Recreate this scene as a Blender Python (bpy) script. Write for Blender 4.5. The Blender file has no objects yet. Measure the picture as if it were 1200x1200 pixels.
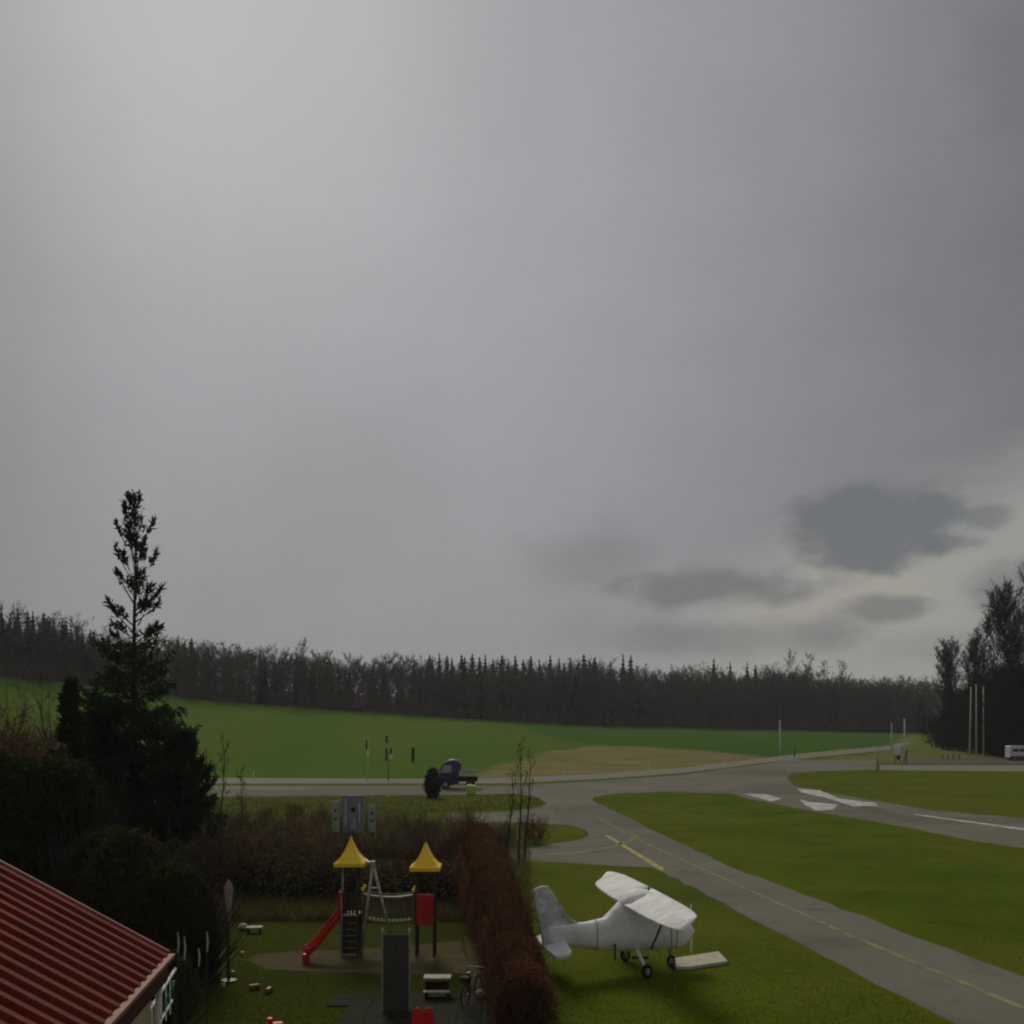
import bpy, bmesh, math, random
import numpy as np
from mathutils import Vector, Matrix
from mathutils.geometry import tessellate_polygon
R = math.radians
random.seed(4)
S = bpy.context.scene
C = S.collection
CAMZ, F, HY = 8.0, 1250.0, 835.0

# ------------------------------------------------------------------ camera
cam = bpy.data.objects.new('camera', bpy.data.cameras.new('camera'))
C.objects.link(cam); S.camera = cam
cam.location = (0, 0, CAMZ); cam.rotation_euler = (R(90), 0, 0)
cam.data.sensor_width = 36; cam.data.lens = 36 * F / 1200
cam.data.shift_y = (HY - 600) / 1200
cam.data.clip_start = 0.1; cam.data.clip_end = 6000
S.view_settings.view_transform = 'Standard'; S.view_settings.look = 'None'
S.view_settings.exposure = 0.16; S.view_settings.gamma = 1; S.view_settings.use_curve_mapping = False
S.cycles.pixel_filter_type = 'BLACKMAN_HARRIS'; S.cycles.filter_width = 2.1
S.cycles.use_denoising = True; S.cycles.max_bounces = 5; S.cycles.transparent_max_bounces = 6

# ------------------------------------------------------------------ sky
SUN_AZ, SUN_EL = -15.0, 36.0
W = bpy.data.worlds.new('World'); S.world = W; W.use_nodes = True
nt = W.node_tree; nt.nodes.clear()
def sock(v, i):
    if isinstance(v, (int, float)): i.default_value = v
    else: nt.links.new(v, i)
def mth(op, a, b=0.0, c=None, clamp=False):
    n = nt.nodes.new('ShaderNodeMath'); n.operation = op; n.use_clamp = clamp
    sock(a, n.inputs[0]); sock(b, n.inputs[1])
    if c is not None: sock(c, n.inputs[2])
    return n.outputs[0]
def smooth(v, a, b, lo=0.0, hi=1.0):
    n = nt.nodes.new('ShaderNodeMapRange'); n.interpolation_type = 'SMOOTHSTEP'
    sock(v, n.inputs['Value']); n.inputs['From Min'].default_value = a; n.inputs['From Max'].default_value = b
    n.inputs['To Min'].default_value = lo; n.inputs['To Max'].default_value = hi
    return n.outputs['Result']
def mixc(f, a, b):
    n = nt.nodes.new('ShaderNodeMix'); n.data_type = 'RGBA'
    sock(f, n.inputs['Factor'])
    for v, k in ((a, 'A'), (b, 'B')):
        s = [i for i in n.inputs if i.name == k and i.type == 'RGBA'][0]
        if isinstance(v, tuple): s.default_value = (*v, 1)
        else: nt.links.new(v, s)
    return [o for o in n.outputs if o.type == 'RGBA'][0]
tc = nt.nodes.new('ShaderNodeTexCoord'); sep = nt.nodes.new('ShaderNodeSeparateXYZ')
nt.links.new(tc.outputs['Generated'], sep.inputs[0]); DX, DY, DZ = sep.outputs
def wnoise(scale, detail, stretch=(1, 1, 1), rough=.55):
    m = nt.nodes.new('ShaderNodeVectorMath'); m.operation = 'MULTIPLY'
    nt.links.new(tc.outputs['Generated'], m.inputs[0]); m.inputs[1].default_value = stretch
    n = nt.nodes.new('ShaderNodeTexNoise'); n.inputs['Scale'].default_value = scale
    n.inputs['Detail'].default_value = detail; n.inputs['Roughness'].default_value = rough
    nt.links.new(m.outputs[0], n.inputs['Vector']); return n.outputs['Fac']
def dirn(px, py):
    v = Vector(((px - 600) / F, 1, (HY - py) / F)); return v.normalized(), v.length
def blob(px, py, hw, hh):          # 0 in the middle of a cloud, 1 at its rim, noise added by the caller
    v, L = dirn(px, py)
    ax = mth('MULTIPLY', mth('SUBTRACT', DX, v.x), F * L / hw)
    az = mth('MULTIPLY', mth('SUBTRACT', DZ, v.z), F * L / hh)
    ay = mth('MULTIPLY', mth('SUBTRACT', DY, v.y), F * L / hw / 2)
    return mth('SQRT', mth('ADD', mth('ADD', mth('MULTIPLY', ax, ax), mth('MULTIPLY', az, az)), mth('MULTIPLY', ay, ay)))
big = wnoise(2.2, 4, (1, 1, 2.0)); fine = wnoise(16, 6, (1, 1, 1.7)); mid = wnoise(7, 5, (1, 1, 2.2)); streak = wnoise(5, 3, (1.2, 1, .35))
glow = smooth(blob(300, 20, 1000, 820), 1.0, 0.0)
glow2 = smooth(blob(240, 60, 460, 500), 1.0, 0.0)
rightd = smooth(DX, .04, .48)
left_d = smooth(DX, -.28, -.5)
lum = mth('ADD', .245, mth('MULTIPLY', glow, .085))
lum = mth('ADD', lum, mth('MULTIPLY', glow2, .06))
lum = mth('SUBTRACT', lum, mth('MULTIPLY', rightd, .085))
lum = mth('SUBTRACT', lum, mth('MULTIPLY', left_d, .05))
lum = mth('ADD', lum, mth('MULTIPLY', mth('SUBTRACT', big, .5), .05))
lum = mth('ADD', lum, mth('MULTIPLY', mth('SUBTRACT', streak, .5), .05))
lum = mth('ADD', lum, mth('MULTIPLY', mth('SUBTRACT', mid, .5), .025))
upper = nt.nodes.new('ShaderNodeCombineColor')
nt.links.new(mth('MULTIPLY', lum, .965), upper.inputs[0]); nt.links.new(mth('MULTIPLY', lum, .980), upper.inputs[1]); nt.links.new(mth('MULTIPLY', lum, 1.06), upper.inputs[2])
# pale break under the edge of the cloud sheet, low on the right
edge = mth('ADD', mth('SUBTRACT', mth('MULTIPLY', DX, .42), DZ), mth('MULTIPLY', mth('SUBTRACT', mid, .5), .09))
brk = mth('MULTIPLY', smooth(edge, -.075, .03), smooth(DX, .0, .24))
col = mixc(mth('MULTIPLY', brk, .92), upper.outputs[0], (.278, .275, .260))
warm = mth('MULTIPLY', brk, smooth(mth('ADD', blob(960, 690, 190, 120), mth('MULTIPLY', mth('SUBTRACT', fine, .5), 1.0)), 1.1, .3))
col = mixc(mth('MULTIPLY', warm, .45), col, (.34, .31, .26))
wob = mth('ADD', mth('MULTIPLY', mth('SUBTRACT', fine, .5), 1.7), mth('MULTIPLY', mth('SUBTRACT', mid, .5), .8))
for (px, py, hw, hh, k, soft) in ((1028, 617, 104, 60, 1.0, .40), (1158, 606, 24, 18, .6, .6), (825, 690, 112, 32, .85, .5),
                                  (1048, 712, 58, 20, .75, .5), (1190, 692, 62, 38, .7, .6), (880, 748, 160, 30, .55, .8),
                                  (690, 655, 90, 40, .4, .9), (968, 738, 60, 24, .45, .8), (1190, 90, 60, 90, .5, .8),
                                  (740, 745, 120, 30, .3, .9), (1110, 760, 140, 26, .35, .9)):
    f = smooth(mth('ADD', blob(px, py, hw, hh), wob), 1.0 + soft * .35, 1.0 - soft)
    col = mixc(mth('MULTIPLY', f, k), col, (.128, .138, .148))
sky = nt.nodes.new('ShaderNodeTexSky'); sky.sky_type = 'NISHITA'; sky.sun_disc = False
sky.sun_elevation = R(SUN_EL); sky.sun_rotation = R(SUN_AZ); sky.air_density = 1.5; sky.dust_density = 3
skm = nt.nodes.new('ShaderNodeVectorMath'); skm.operation = 'SCALE'; skm.inputs['Scale'].default_value = .08
nt.links.new(sky.outputs[0], skm.inputs[0])
col = mixc(.02, col, skm.outputs[0])
bg = nt.nodes.new('ShaderNodeBackground'); bg.inputs['Strength'].default_value = 1.0
nt.links.new(col, bg.inputs['Color'])
wo = nt.nodes.new('ShaderNodeOutputWorld'); nt.links.new(bg.outputs[0], wo.inputs[0])

# ------------------------------------------------------------------ sun
sl = bpy.data.lights.new('sun', 'SUN'); sl.energy = 1.45; sl.angle = R(20); sl.color = (1, .91, .74)
sun = bpy.data.objects.new('sun', sl); C.objects.link(sun)
sv = Vector((math.sin(R(SUN_AZ)) * math.cos(R(SUN_EL)), math.cos(R(SUN_AZ)) * math.cos(R(SUN_EL)), math.sin(R(SUN_EL))))
sun.rotation_euler = sv.to_track_quat('Z', 'Y').to_euler()

# ------------------------------------------------------------------ helpers
def mat(name, base, rough=.8, var=None, scale=4.0, amount=.5, bump=0.0, bscale=None, metal=0.0, detail=5, var2=None, scale2=.6, amount2=.5, stretch=None, spec=.3):
    m = bpy.data.materials.new(name); m.use_nodes = True; n = m.node_tree; b = n.nodes['Principled BSDF']
    b.inputs['Roughness'].default_value = rough; b.inputs['Metallic'].default_value = metal
    b.inputs['Specular IOR Level'].default_value = spec
    t = n.nodes.new('ShaderNodeTexCoord'); vec = t.outputs['Object']
    if stretch:
        mp = n.nodes.new('ShaderNodeMapping'); mp.inputs['Scale'].default_value = stretch
        n.links.new(vec, mp.inputs[0]); vec = mp.outputs[0]
    def noise(s, d=detail):
        k = n.nodes.new('ShaderNodeTexNoise'); k.inputs['Scale'].default_value = s; k.inputs['Detail'].default_value = d
        n.links.new(vec, k.inputs['Vector']); return k.outputs['Fac']
    def layer(cur, c2, s, a):
        r = n.nodes.new('ShaderNodeMapRange'); r.inputs['From Min'].default_value = .38; r.inputs['From Max'].default_value = .64
        r.inputs['To Max'].default_value = a; n.links.new(noise(s), r.inputs['Value'])
        x = n.nodes.new('ShaderNodeMix'); x.data_type = 'RGBA'
        n.links.new(r.outputs[0], x.inputs['Factor'])
        A = [i for i in x.inputs if i.name == 'A' and i.type == 'RGBA'][0]; B = [i for i in x.inputs if i.name == 'B' and i.type == 'RGBA'][0]
        if isinstance(cur, tuple): A.default_value = (*cur, 1)
        else: n.links.new(cur, A)
        B.default_value = (*c2, 1); return [o for o in x.outputs if o.type == 'RGBA'][0]
    cur = base
    if var is None: var = tuple(c * .6 for c in base)
    cur = layer(cur, var, scale, amount)
    if var2: cur = layer(cur, var2, scale2, amount2)
    n.links.new(cur, b.inputs['Base Color'])
    if bump:
        bp = n.nodes.new('ShaderNodeBump'); bp.inputs['Strength'].default_value = bump; bp.inputs['Distance'].default_value = .05
        n.links.new(noise(bscale or scale * 3, 4), bp.inputs['Height']); n.links.new(bp.outputs[0], b.inputs['Normal'])
    return m
M = {}
M['asphalt'] = mat('asphalt', (.150, .145, .115), .9, (.118, .113, .088), 3.5, .8, .3, 60, var2=(.185, .178, .142), scale2=.10, amount2=.8, spec=.04)
def wear(m):
    t_ = m.node_tree; b = t_.nodes['Principled BSDF']; src = b.inputs['Base Color'].links[0].from_socket; tcx = t_.nodes.new('ShaderNodeTexCoord')
    nz = t_.nodes.new('ShaderNodeTexNoise'); nz.inputs['Scale'].default_value = .8; nz.inputs['Detail'].default_value = 6; t_.links.new(tcx.outputs['Object'], nz.inputs['Vector'])
    ad = t_.nodes.new('ShaderNodeMix'); ad.data_type = 'VECTOR'; ad.inputs['Factor'].default_value = .35
    va = [i for i in ad.inputs if i.type == 'VECTOR']; t_.links.new(tcx.outputs['Object'], va[0]); t_.links.new(nz.outputs['Color'], va[1])
    vo = t_.nodes.new('ShaderNodeTexVoronoi'); vo.feature = 'DISTANCE_TO_EDGE'; vo.inputs['Scale'].default_value = .42
    t_.links.new([o for o in ad.outputs if o.type == 'VECTOR'][0], vo.inputs['Vector'])
    def ramp(v, a, b2, c):
        k = t_.nodes.new('ShaderNodeMapRange'); k.inputs['From Min'].default_value = a; k.inputs['From Max'].default_value = b2; k.inputs['To Max'].default_value = c; t_.links.new(v, k.inputs['Value']); return k.outputs[0]
    def mx(f, A, col_):
        x = t_.nodes.new('ShaderNodeMix'); x.data_type = 'RGBA'; t_.links.new(f, x.inputs['Factor']); q = [i for i in x.inputs if i.type == 'RGBA']
        t_.links.new(A, q[0]); q[1].default_value = (*col_, 1); return [o for o in x.outputs if o.type == 'RGBA'][0]
    cur = mx(ramp(vo.outputs['Distance'], .016, .004, .55), src, (.05, .048, .036))
    v2 = t_.nodes.new('ShaderNodeTexVoronoi'); v2.distance = 'CHEBYCHEV'; v2.inputs['Scale'].default_value = .07; t_.links.new(tcx.outputs['Object'], v2.inputs['Vector'])
    sp2 = t_.nodes.new('ShaderNodeSeparateColor'); t_.links.new(v2.outputs['Color'], sp2.inputs[0])
    cur = mx(ramp(sp2.outputs[0], .55, .60, .22), cur, (.20, .19, .155)); cur = mx(ramp(sp2.outputs[1], .78, .8, .35), cur, (.085, .082, .066))
    n2 = t_.nodes.new('ShaderNodeTexNoise'); n2.inputs['Scale'].default_value = .5; n2.inputs['Detail'].default_value = 7; t_.links.new(tcx.outputs['Object'], n2.inputs['Vector'])
    cur = mx(ramp(n2.outputs['Fac'], .54, .70, .45), cur, (.09, .086, .064)); t_.links.new(cur, b.inputs['Base Color'])
wear(M['asphalt'])
M['concrete'] = mat('concrete', (.22, .21, .17), .9, (.16, .155, .125), 1.2, .8, .2, 30, spec=.04)
M['sand'] = mat('sand', (.085, .078, .038), .95, (.062, .056, .026), 1.5, .8, .4, 20, var2=(.085, .058, .026), scale2=.5, amount2=.6, spec=.04)
M['terrace'] = mat('terrace_slab', (.027, .029, .019), .9, (.022, .023, .015), 2, .8, .3, 12, spec=.04)
M['yellow_line'] = mat('yellow_line', (.46, .42, .13), .85, (.2, .19, .09), 3, .8, spec=.04)
M['faint_line'] = mat('faint_line', (.27, .26, .13), .85, (.15, .143, .09), 1.5, .9, spec=.04)
M['white_paint'] = mat('white_paint', (.58, .58, .56), .8, (.26, .26, .23), 1.1, .9, spec=.04)
M['white_cover'] = mat('white_cover_cloth', (.84, .85, .83), .75, (.70, .71, .68), 2.2, .8, 1.0, 3.2, var2=(.42, .42, .36), scale2=.9, amount2=.35)
M['dirty_cover'] = mat('soiled_cover_cloth', (.62, .64, .60), .8, (.26, .29, .26), 3.2, .9, .8, 7, var2=(.70, .71, .68), scale2=1.1, amount2=.5)
M['tyre'] = mat('tyre_rubber', (.018, .018, .018), .9)
M['metal_grey'] = mat('grey_metal', (.30, .30, .27), .5, (.2, .2, .18), 5, .7, metal=.3)
M['galv'] = mat('galvanised_metal', (.36, .38, .31), .5, (.18, .19, .15), 5, .7, metal=.2)
M['dark_metal'] = mat('dark_metal', (.03, .03, .032), .5)
M['red_plastic'] = mat('red_plastic', (.55, .022, .020), .45, (.34, .012, .018), 3, .6)
M['yellow_plastic'] = mat('yellow_plastic', (.92, .66, .03), .45, (.85, .50, .02), 2.2, .8)
M['dark_wood'] = mat('dark_wood', (.045, .032, .018), .85, (.025, .018, .01), 6, .8, .4, 20, stretch=(4, 4, .5))
M['brown_wood'] = mat('brown_wood', (.075, .05, .022), .85, (.045, .03, .014), 6, .8, .3, 20)
M['olive_wood'] = mat('olive_wood', (.14, .13, .06), .85, (.085, .08, .035), 6, .8, .3, 20)
M['pale_wood'] = mat('pale_wood', (.46, .45, .34), .8, (.33, .32, .23), 5, .8, .3, 20)
M['rubber_grey'] = mat('grey_board', (.062, .060, .052), .85, (.045, .044, .038), 3, .8, .2, 14)
M['roof_red'] = mat('red_roof_sheet', (.19, .030, .018), .8, (.14, .022, .014), 2.2, .8, .1, 30, var2=(.085, .040, .020), scale2=1.3, amount2=.35, spec=.08)
M['roof_trim'] = mat('faded_red_trim', (.26, .12, .098), .7, (.19, .085, .07), 3, .7)
M['fascia'] = mat('dark_red_fascia', (.05, .012, .008), .7, (.05, .015, .012), 4, .7)
M['wall'] = mat('cream_render', (.42, .37, .24), .9, (.33, .29, .19), 2.5, .8, .2, 40)
M['white_metal'] = mat('white_metal', (.6, .62, .6), .5, (.45, .47, .45), 5, .6)
M['pole_pale'] = mat('pale_pole_paint', (.62, .64, .56), .5, (.48, .50, .42), 4, .6)
M['bark'] = mat('bark', (.055, .045, .033), .9, (.03, .025, .018), 7, .8, .3, 20, spec=.04)
M['bark_pale'] = mat('pale_bark', (.20, .19, .14), .9, (.12, .11, .085), 1.4, .8, spec=.04)
M['twig_grey'] = mat('grey_brown_twigs', (.125, .108, .092), .95, (.085, .078, .068), .09, .9, var2=(.14, .110, .090), scale2=.035, amount2=.8, spec=.04)
M['twig_near'] = mat('near_twigs', (.10, .085, .068), .95, (.062, .052, .042), .5, .8, spec=.04)
M['twig_wood'] = mat('near_wood_twigs', (.045, .036, .026), .95, (.028, .023, .018), .3, .8, spec=.03)
M['twig_red'] = mat('red_brown_twigs', (.16, .075, .045), .95, (.09, .05, .03), .6, .8, spec=.04)
M['twig_brown'] = mat('brown_twigs', (.20, .155, .078), .95, (.13, .10, .052), .5, .9, var2=(.24, .205, .10), scale2=.2, amount2=.7, spec=.04)
M['beech'] = mat('dry_beech_leaves', (.150, .062, .036), .9, (.09, .044, .026), .8, .9, var2=(.15, .095, .042), scale2=.3, amount2=.6, spec=.05)
M['needles'] = mat('dark_needles', (.022, .046, .014), .85, (.014, .028, .009), .9, .8, spec=.15)
M['needles_far'] = mat('far_needles', (.018, .026, .018), .95, (.013, .019, .013), .08, .8, spec=.1)
M['thuja'] = mat('thuja_foliage', (.026, .036, .008), .85, (.016, .022, .006), .7, .8, var2=(.034, .062, .010), scale2=.35, amount2=.6, spec=.15)
M['olive_leaf'] = mat('olive_leaf', (.046, .042, .012), .85, (.026, .024, .008), .8, .8, spec=.15)
M['tall_grass'] = mat('tall_dry_grass', (.14, .125, .05), .95, (.085, .08, .03), .7, .8, spec=.04)
M['black'] = mat('black_paint', (.01, .01, .011), .5)
M['navy'] = mat('dark_blue_paint', (.012, .018, .055), .35, (.009, .013, .04), 2, .6, spec=.5)
M['glass'] = mat('window_glass', (.20, .25, .26), .12, (.14, .18, .19), 1, .5, spec=.8)
M['dark_glass'] = mat('dark_window_glass', (.03, .035, .04), .1, (.02, .024, .028), 1, .5, spec=.8)
M['pale_panel'] = mat('pale_panel', (.36, .39, .34), .7, (.25, .275, .235), 3, .8)
M['grey_panel'] = mat('blue_grey_panel', (.21, .25, .25), .6, (.14, .17, .17), 3, .8)
M['hivis'] = mat('yellow_green_plastic', (.46, .58, .02), .5, (.36, .45, .012), 4, .6)
M['pink'] = mat('pale_pink_cloth', (.34, .22, .22), .85, (.25, .15, .16), 3, .7)
M['teal'] = mat('teal_cloth', (.10, .30, .26), .8)
M['orange'] = mat('orange_plastic', (.22, .07, .015), .5)

def mk(name, V, Fc, m, parent=None, smooth=False, bevel=0, loc=None):
    me = bpy.data.meshes.new(name)
    me.from_pydata([tuple(v) for v in V], [], [tuple(f) for f in Fc]); me.update()
    o = bpy.data.objects.new(name, me); C.objects.link(o)
    if m is not None: me.materials.append(m)
    if smooth: me.polygons.foreach_set('use_smooth', [True] * len(me.polygons))
    if bevel:
        b = o.modifiers.new('bevel', 'BEVEL'); b.width = bevel; b.segments = 2; b.limit_method = 'ANGLE'
    if parent is not None: o.parent = parent
    if loc is not None: o.location = loc
    return o
def mknp(name, V, T, m, parent=None, smooth=False):
    V = np.asarray(V, np.float32).reshape(-1, 3); T = np.asarray(T, np.int32).reshape(-1, 3)
    me = bpy.data.meshes.new(name)
    me.vertices.add(len(V)); me.vertices.foreach_set('co', V.ravel())
    me.loops.add(T.size); me.loops.foreach_set('vertex_index', T.ravel())
    me.polygons.add(len(T)); me.polygons.foreach_set('loop_start', np.arange(0, T.size, 3, dtype=np.int32))
    me.update(calc_edges=True); me.validate()
    if smooth: me.polygons.foreach_set('use_smooth', np.ones(len(T), bool))
    if m is not None: me.materials.append(m)
    o = bpy.data.objects.new(name, me); C.objects.link(o)
    if parent is not None: o.parent = parent
    return o
def tag(o, label=None, cat=None, group=None, kind=None):
    if label: o['label'] = label
    if cat: o['category'] = cat
    if group: o['group'] = group
    if kind: o['kind'] = kind
    return o
def thing(name, label, cat, loc, rz=0, group=None):
    o = bpy.data.objects.new(name, None); C.objects.link(o); o.location = loc; o.rotation_euler = (0, 0, rz)
    o.empty_display_size = .3
    return tag(o, label, cat, group)
def dup(root, loc, rz=0, sc=(1, 1, 1), label=None, group=None):
    r = root.copy(); C.objects.link(r); r.location = loc; r.rotation_euler = (0, 0, rz); r.scale = sc
    if label: r['label'] = label
    if group: r['group'] = group
    for ch in list(root.children):
        c = ch.copy(); C.objects.link(c); c.parent = r
        for g in list(ch.children):
            d = g.copy(); C.objects.link(d); d.parent = c
    return r
class B:
    def __init__(s): s.V = []; s.F = []
    def add(s, V, Fc):
        k = len(s.V); s.V += [Vector(v) for v in V]; s.F += [tuple(i + k for i in f) for f in Fc]; return s
    def box(s, c, d, rot=None):
        V = [Vector(((i & 1) - .5, ((i >> 1) & 1) - .5, (i >> 2) - .5)) for i in range(8)]
        V = [Vector((v.x * d[0], v.y * d[1], v.z * d[2])) for v in V]
        if rot: V = [rot @ v for v in V]
        V = [v + Vector(c) for v in V]
        return s.add(V, [(0, 2, 3, 1), (4, 5, 7, 6), (0, 1, 5, 4), (2, 6, 7, 3), (0, 4, 6, 2), (1, 3, 7, 5)])
    def tube(s, pts, r, n=8, cap=True):
        pts = [Vector(p) for p in pts]
        if isinstance(r, (int, float)): r = [r] * len(pts)
        V = []; Fc = []
        for i, p in enumerate(pts):
            t = (pts[min(i + 1, len(pts) - 1)] - pts[max(i - 1, 0)]).normalized()
            a = t.cross(Vector((0, 0, 1)) if abs(t.z) < .9 else Vector((1, 0, 0))).normalized(); b = t.cross(a)
            for k in range(n):
                q = 2 * math.pi * k / n; V.append(p + (a * math.cos(q) + b * math.sin(q)) * r[i])
        for i in range(len(pts) - 1):
            for k in range(n): Fc.append((i * n + k, i * n + (k + 1) % n, (i + 1) * n + (k + 1) % n, (i + 1) * n + k))
        if cap: Fc += [tuple(range(n - 1, -1, -1)), tuple((len(pts) - 1) * n + k for k in range(n))]
        return s.add(V, Fc)
    def loft(s, rings, cap=True):
        n = len(rings[0]); V = [v for r in rings for v in r]; Fc = []
        for i in range(len(rings) - 1):
            for k in range(n): Fc.append((i * n + k, i * n + (k + 1) % n, (i + 1) * n + (k + 1) % n, (i + 1) * n + k))
        if cap: Fc += [tuple(range(n - 1, -1, -1)), tuple((len(rings) - 1) * n + k for k in range(n))]
        return s.add(V, Fc)
    def lathe(s, prof, c=(0, 0, 0), n=12):
        rings = [[Vector((c[0] + r * math.cos(2 * math.pi * k / n), c[1] + r * math.sin(2 * math.pi * k / n), c[2] + z)) for k in range(n)] for r, z in prof]
        return s.loft(rings)
    def mk(s, name, m, parent=None, **kw): return mk(name, s.V, s.F, m, parent, **kw)

# ------------------------------------------------------------------ terrain
def interp(x, pts):
    return np.interp(x, [p[0] for p in pts], [p[1] for p in pts])
EDGE = [(-1200, 190), (-200, 200), (0, 210), (240, 250), (560, 330), (900, 430), (1040, 420), (1110, 400), (1160, 330), (1300, 250), (2400, 200)]
YBASE = [(-1200, 780), (-200, 785), (0, 791), (110, 803), (240, 820), (400, 832), (560, 843), (700, 850), (900, 854.5), (1040, 857.5)]
YTOP = [(-300, 695), (0, 711), (60, 722), (100, 737), (200, 745), (300, 757), (350, 767), (450, 771), (600, 776), (800, 783), (900, 785), (950, 795), (1050, 800), (1100, 800), (1400, 800)]
def zedge(px, E):
    z = CAMZ - (interp(px, YBASE) - HY) * E / F
    return np.maximum(z, 0.0) * np.clip((1120 - px) / 160, 0, 1)
def terrain(X, Y):
    X = np.asarray(X, float); Y = np.maximum(np.asarray(Y, float), 1.0)
    px = 600 + F * X / Y
    E = interp(px, EDGE); ze = zedge(px, E)
    y0 = interp(px, [(0, 142), (560, 142), (700, 160), (800, 185), (900, 225), (1040, 320)])
    s = np.clip((Y - y0) / (E - y0), 0, 1) ** 1.15
    z = ze * s + np.clip(Y - E, 0, 400) * .03 * np.clip((1000 - px) / 600, 0, 1)
    z += s * (1 - s) * np.sin(X * .03 + Y * .021) * .5 * np.clip(ze / 6, 0, 1)
    return z
def spot(px, py, z=0.0):               # where the sight line of a photo point meets height z
    Y = (CAMZ - z) * F / (py - HY); return Vector(((px - 600) / F * Y, Y, z))
def on_terrain(px, py):
    Ys = np.linspace(20, 460, 2200); X = (px - 600) / F * Ys
    ray = CAMZ - (py - HY) / F * Ys
    i = np.argmax(terrain(X, Ys) >= ray); return Vector((X[i], Ys[i], terrain(X[i], Ys[i])))
def at(px, Y): 
    X = (px - 600) / F * Y; return Vector((X, Y, float(terrain(X, Y))))
def zof(py, Y): return CAMZ - (py - HY) / F * Y

def in_poly(P, poly):
    x, y = P[:, 0], P[:, 1]; ins = np.zeros(len(x), bool); n = len(poly)
    for i in range(n):
        x1, y1 = poly[i]; x2, y2 = poly[(i + 1) % n]
        c = ((y1 > y) != (y2 > y)) & (x < (x2 - x1) * (y - y1) / (y2 - y1 + 1e-9) + x1); ins ^= c
    return ins
cols = np.unique(np.concatenate([np.linspace(-2400, -220, 50), np.arange(-220, 1420, 5), np.linspace(1425, 3600, 50)]))
rows = np.unique(np.concatenate([np.geomspace(4, 110, 60), np.arange(110, 300, 1.5), np.arange(300, 480, 3), np.geomspace(480, 1500, 30)]))
PX, YY = np.meshgrid(cols, rows); XX = (PX - 600) / F * YY; ZZ = terrain(XX, YY)
nc, nr = len(cols), len(rows)
idx = np.arange(nc * nr).reshape(nr, nc)
a, b_, c_, d_ = idx[:-1, :-1].ravel(), idx[:-1, 1:].ravel(), idx[1:, 1:].ravel(), idx[1:, :-1].ravel()
T = np.concatenate([np.stack([a, b_, c_], 1), np.stack([a, c_, d_], 1)])
PY = HY + F * (CAMZ - ZZ) / YY
gm = bpy.data.materials.new('meadow'); gm.use_nodes = True
ground = mknp('ground', np.stack([XX, YY, ZZ], -1), T, gm, smooth=True); tag(ground, kind='structure')
P2 = np.stack([PX.ravel(), PY.ravel()], 1)
jit = np.sin(P2[:, 0] * .11) * 1.2 + np.sin(P2[:, 0] * .37 + 1) * .6
P2j = P2 + np.stack([jit * 3, jit * .5], 1)
dry = in_poly(P2j, [(538, 912), (562, 906), (600, 893), (640, 882), (680, 875), (730, 874), (770, 877), (830, 880), (900, 888), (850, 900), (800, 903), (700, 909), (560, 914)]).astype(float)
bank = in_poly(P2j, [(1062, 862), (1110, 862), (1150, 868), (1170, 889), (1062, 895), (960, 890), (1040, 881)]).astype(float) * .6
for k in range(3):
    g = dry.reshape(nr, nc); h = g.copy(); h[1:-1, 1:-1] = (g[1:-1, 1:-1] * 2 + g[:-2, 1:-1] + g[2:, 1:-1] + g[1:-1, :-2] + g[1:-1, 2:]) / 6; dry = h.ravel()
field = ((YY > 118) & (YY < 470)).ravel().astype(float)
field *= (P2[:, 1] < np.where(P2[:, 0] > 880, 890, 919)) * 1.0
woodf = np.clip((YY - interp(PX, EDGE) + 3) / 3, 0, 1).ravel() * (YY < 900).ravel()
far_strip = in_poly(P2j, [(600, 846), (640, 862), (690, 872), (780, 875), (900, 886), (1045, 872), (1045, 850), (600, 842)]).astype(float)
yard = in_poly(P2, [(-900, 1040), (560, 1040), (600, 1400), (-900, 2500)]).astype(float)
for nm, v in (('dry', np.maximum(dry, bank)), ('field', field), ('strip', far_strip), ('yard', yard), ('wood', woodf)):
    at_ = ground.data.attributes.new(nm, 'FLOAT', 'POINT'); at_.data.foreach_set('value', v.astype(np.float32))
n = gm.node_tree; bs = n.nodes['Principled BSDF']; bs.inputs['Roughness'].default_value = .95; bs.inputs['Specular IOR Level'].default_value = .01
tcg = n.nodes.new('ShaderNodeTexCoord')
def gn(scale, detail=5, st=(1, 1, 1), lo=.38, hi=.62):
    mp = n.nodes.new('ShaderNodeMapping'); mp.inputs['Scale'].default_value = st; n.links.new(tcg.outputs['Object'], mp.inputs[0])
    k = n.nodes.new('ShaderNodeTexNoise'); k.inputs['Scale'].default_value = scale; k.inputs['Detail'].default_value = detail
    n.links.new(mp.outputs[0], k.inputs['Vector'])
    r = n.nodes.new('ShaderNodeMapRange'); r.inputs['From Min'].default_value = lo; r.inputs['From Max'].default_value = hi; n.links.new(k.outputs['Fac'], r.inputs['Value'])
    return r.outputs[0], k.outputs['Fac']
def gmix(f, A, Bc):
    x = n.nodes.new('ShaderNodeMix'); x.data_type = 'RGBA'; x.clamp_factor = True
    if isinstance(f, float): x.inputs['Factor'].default_value = f
    else: n.links.new(f, x.inputs['Factor'])
    for v, k in ((A, 'A'), (Bc, 'B')):
        s = [i for i in x.inputs if i.name == k and i.type == 'RGBA'][0]
        if isinstance(v, tuple): s.default_value = (*v, 1)
        else: n.links.new(v, s)
    return [o for o in x.outputs if o.type == 'RGBA'][0]
def gattr(nm, wob=None):
    k = n.nodes.new('ShaderNodeAttribute'); k.attribute_name = nm; return k.outputs['Fac']
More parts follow.
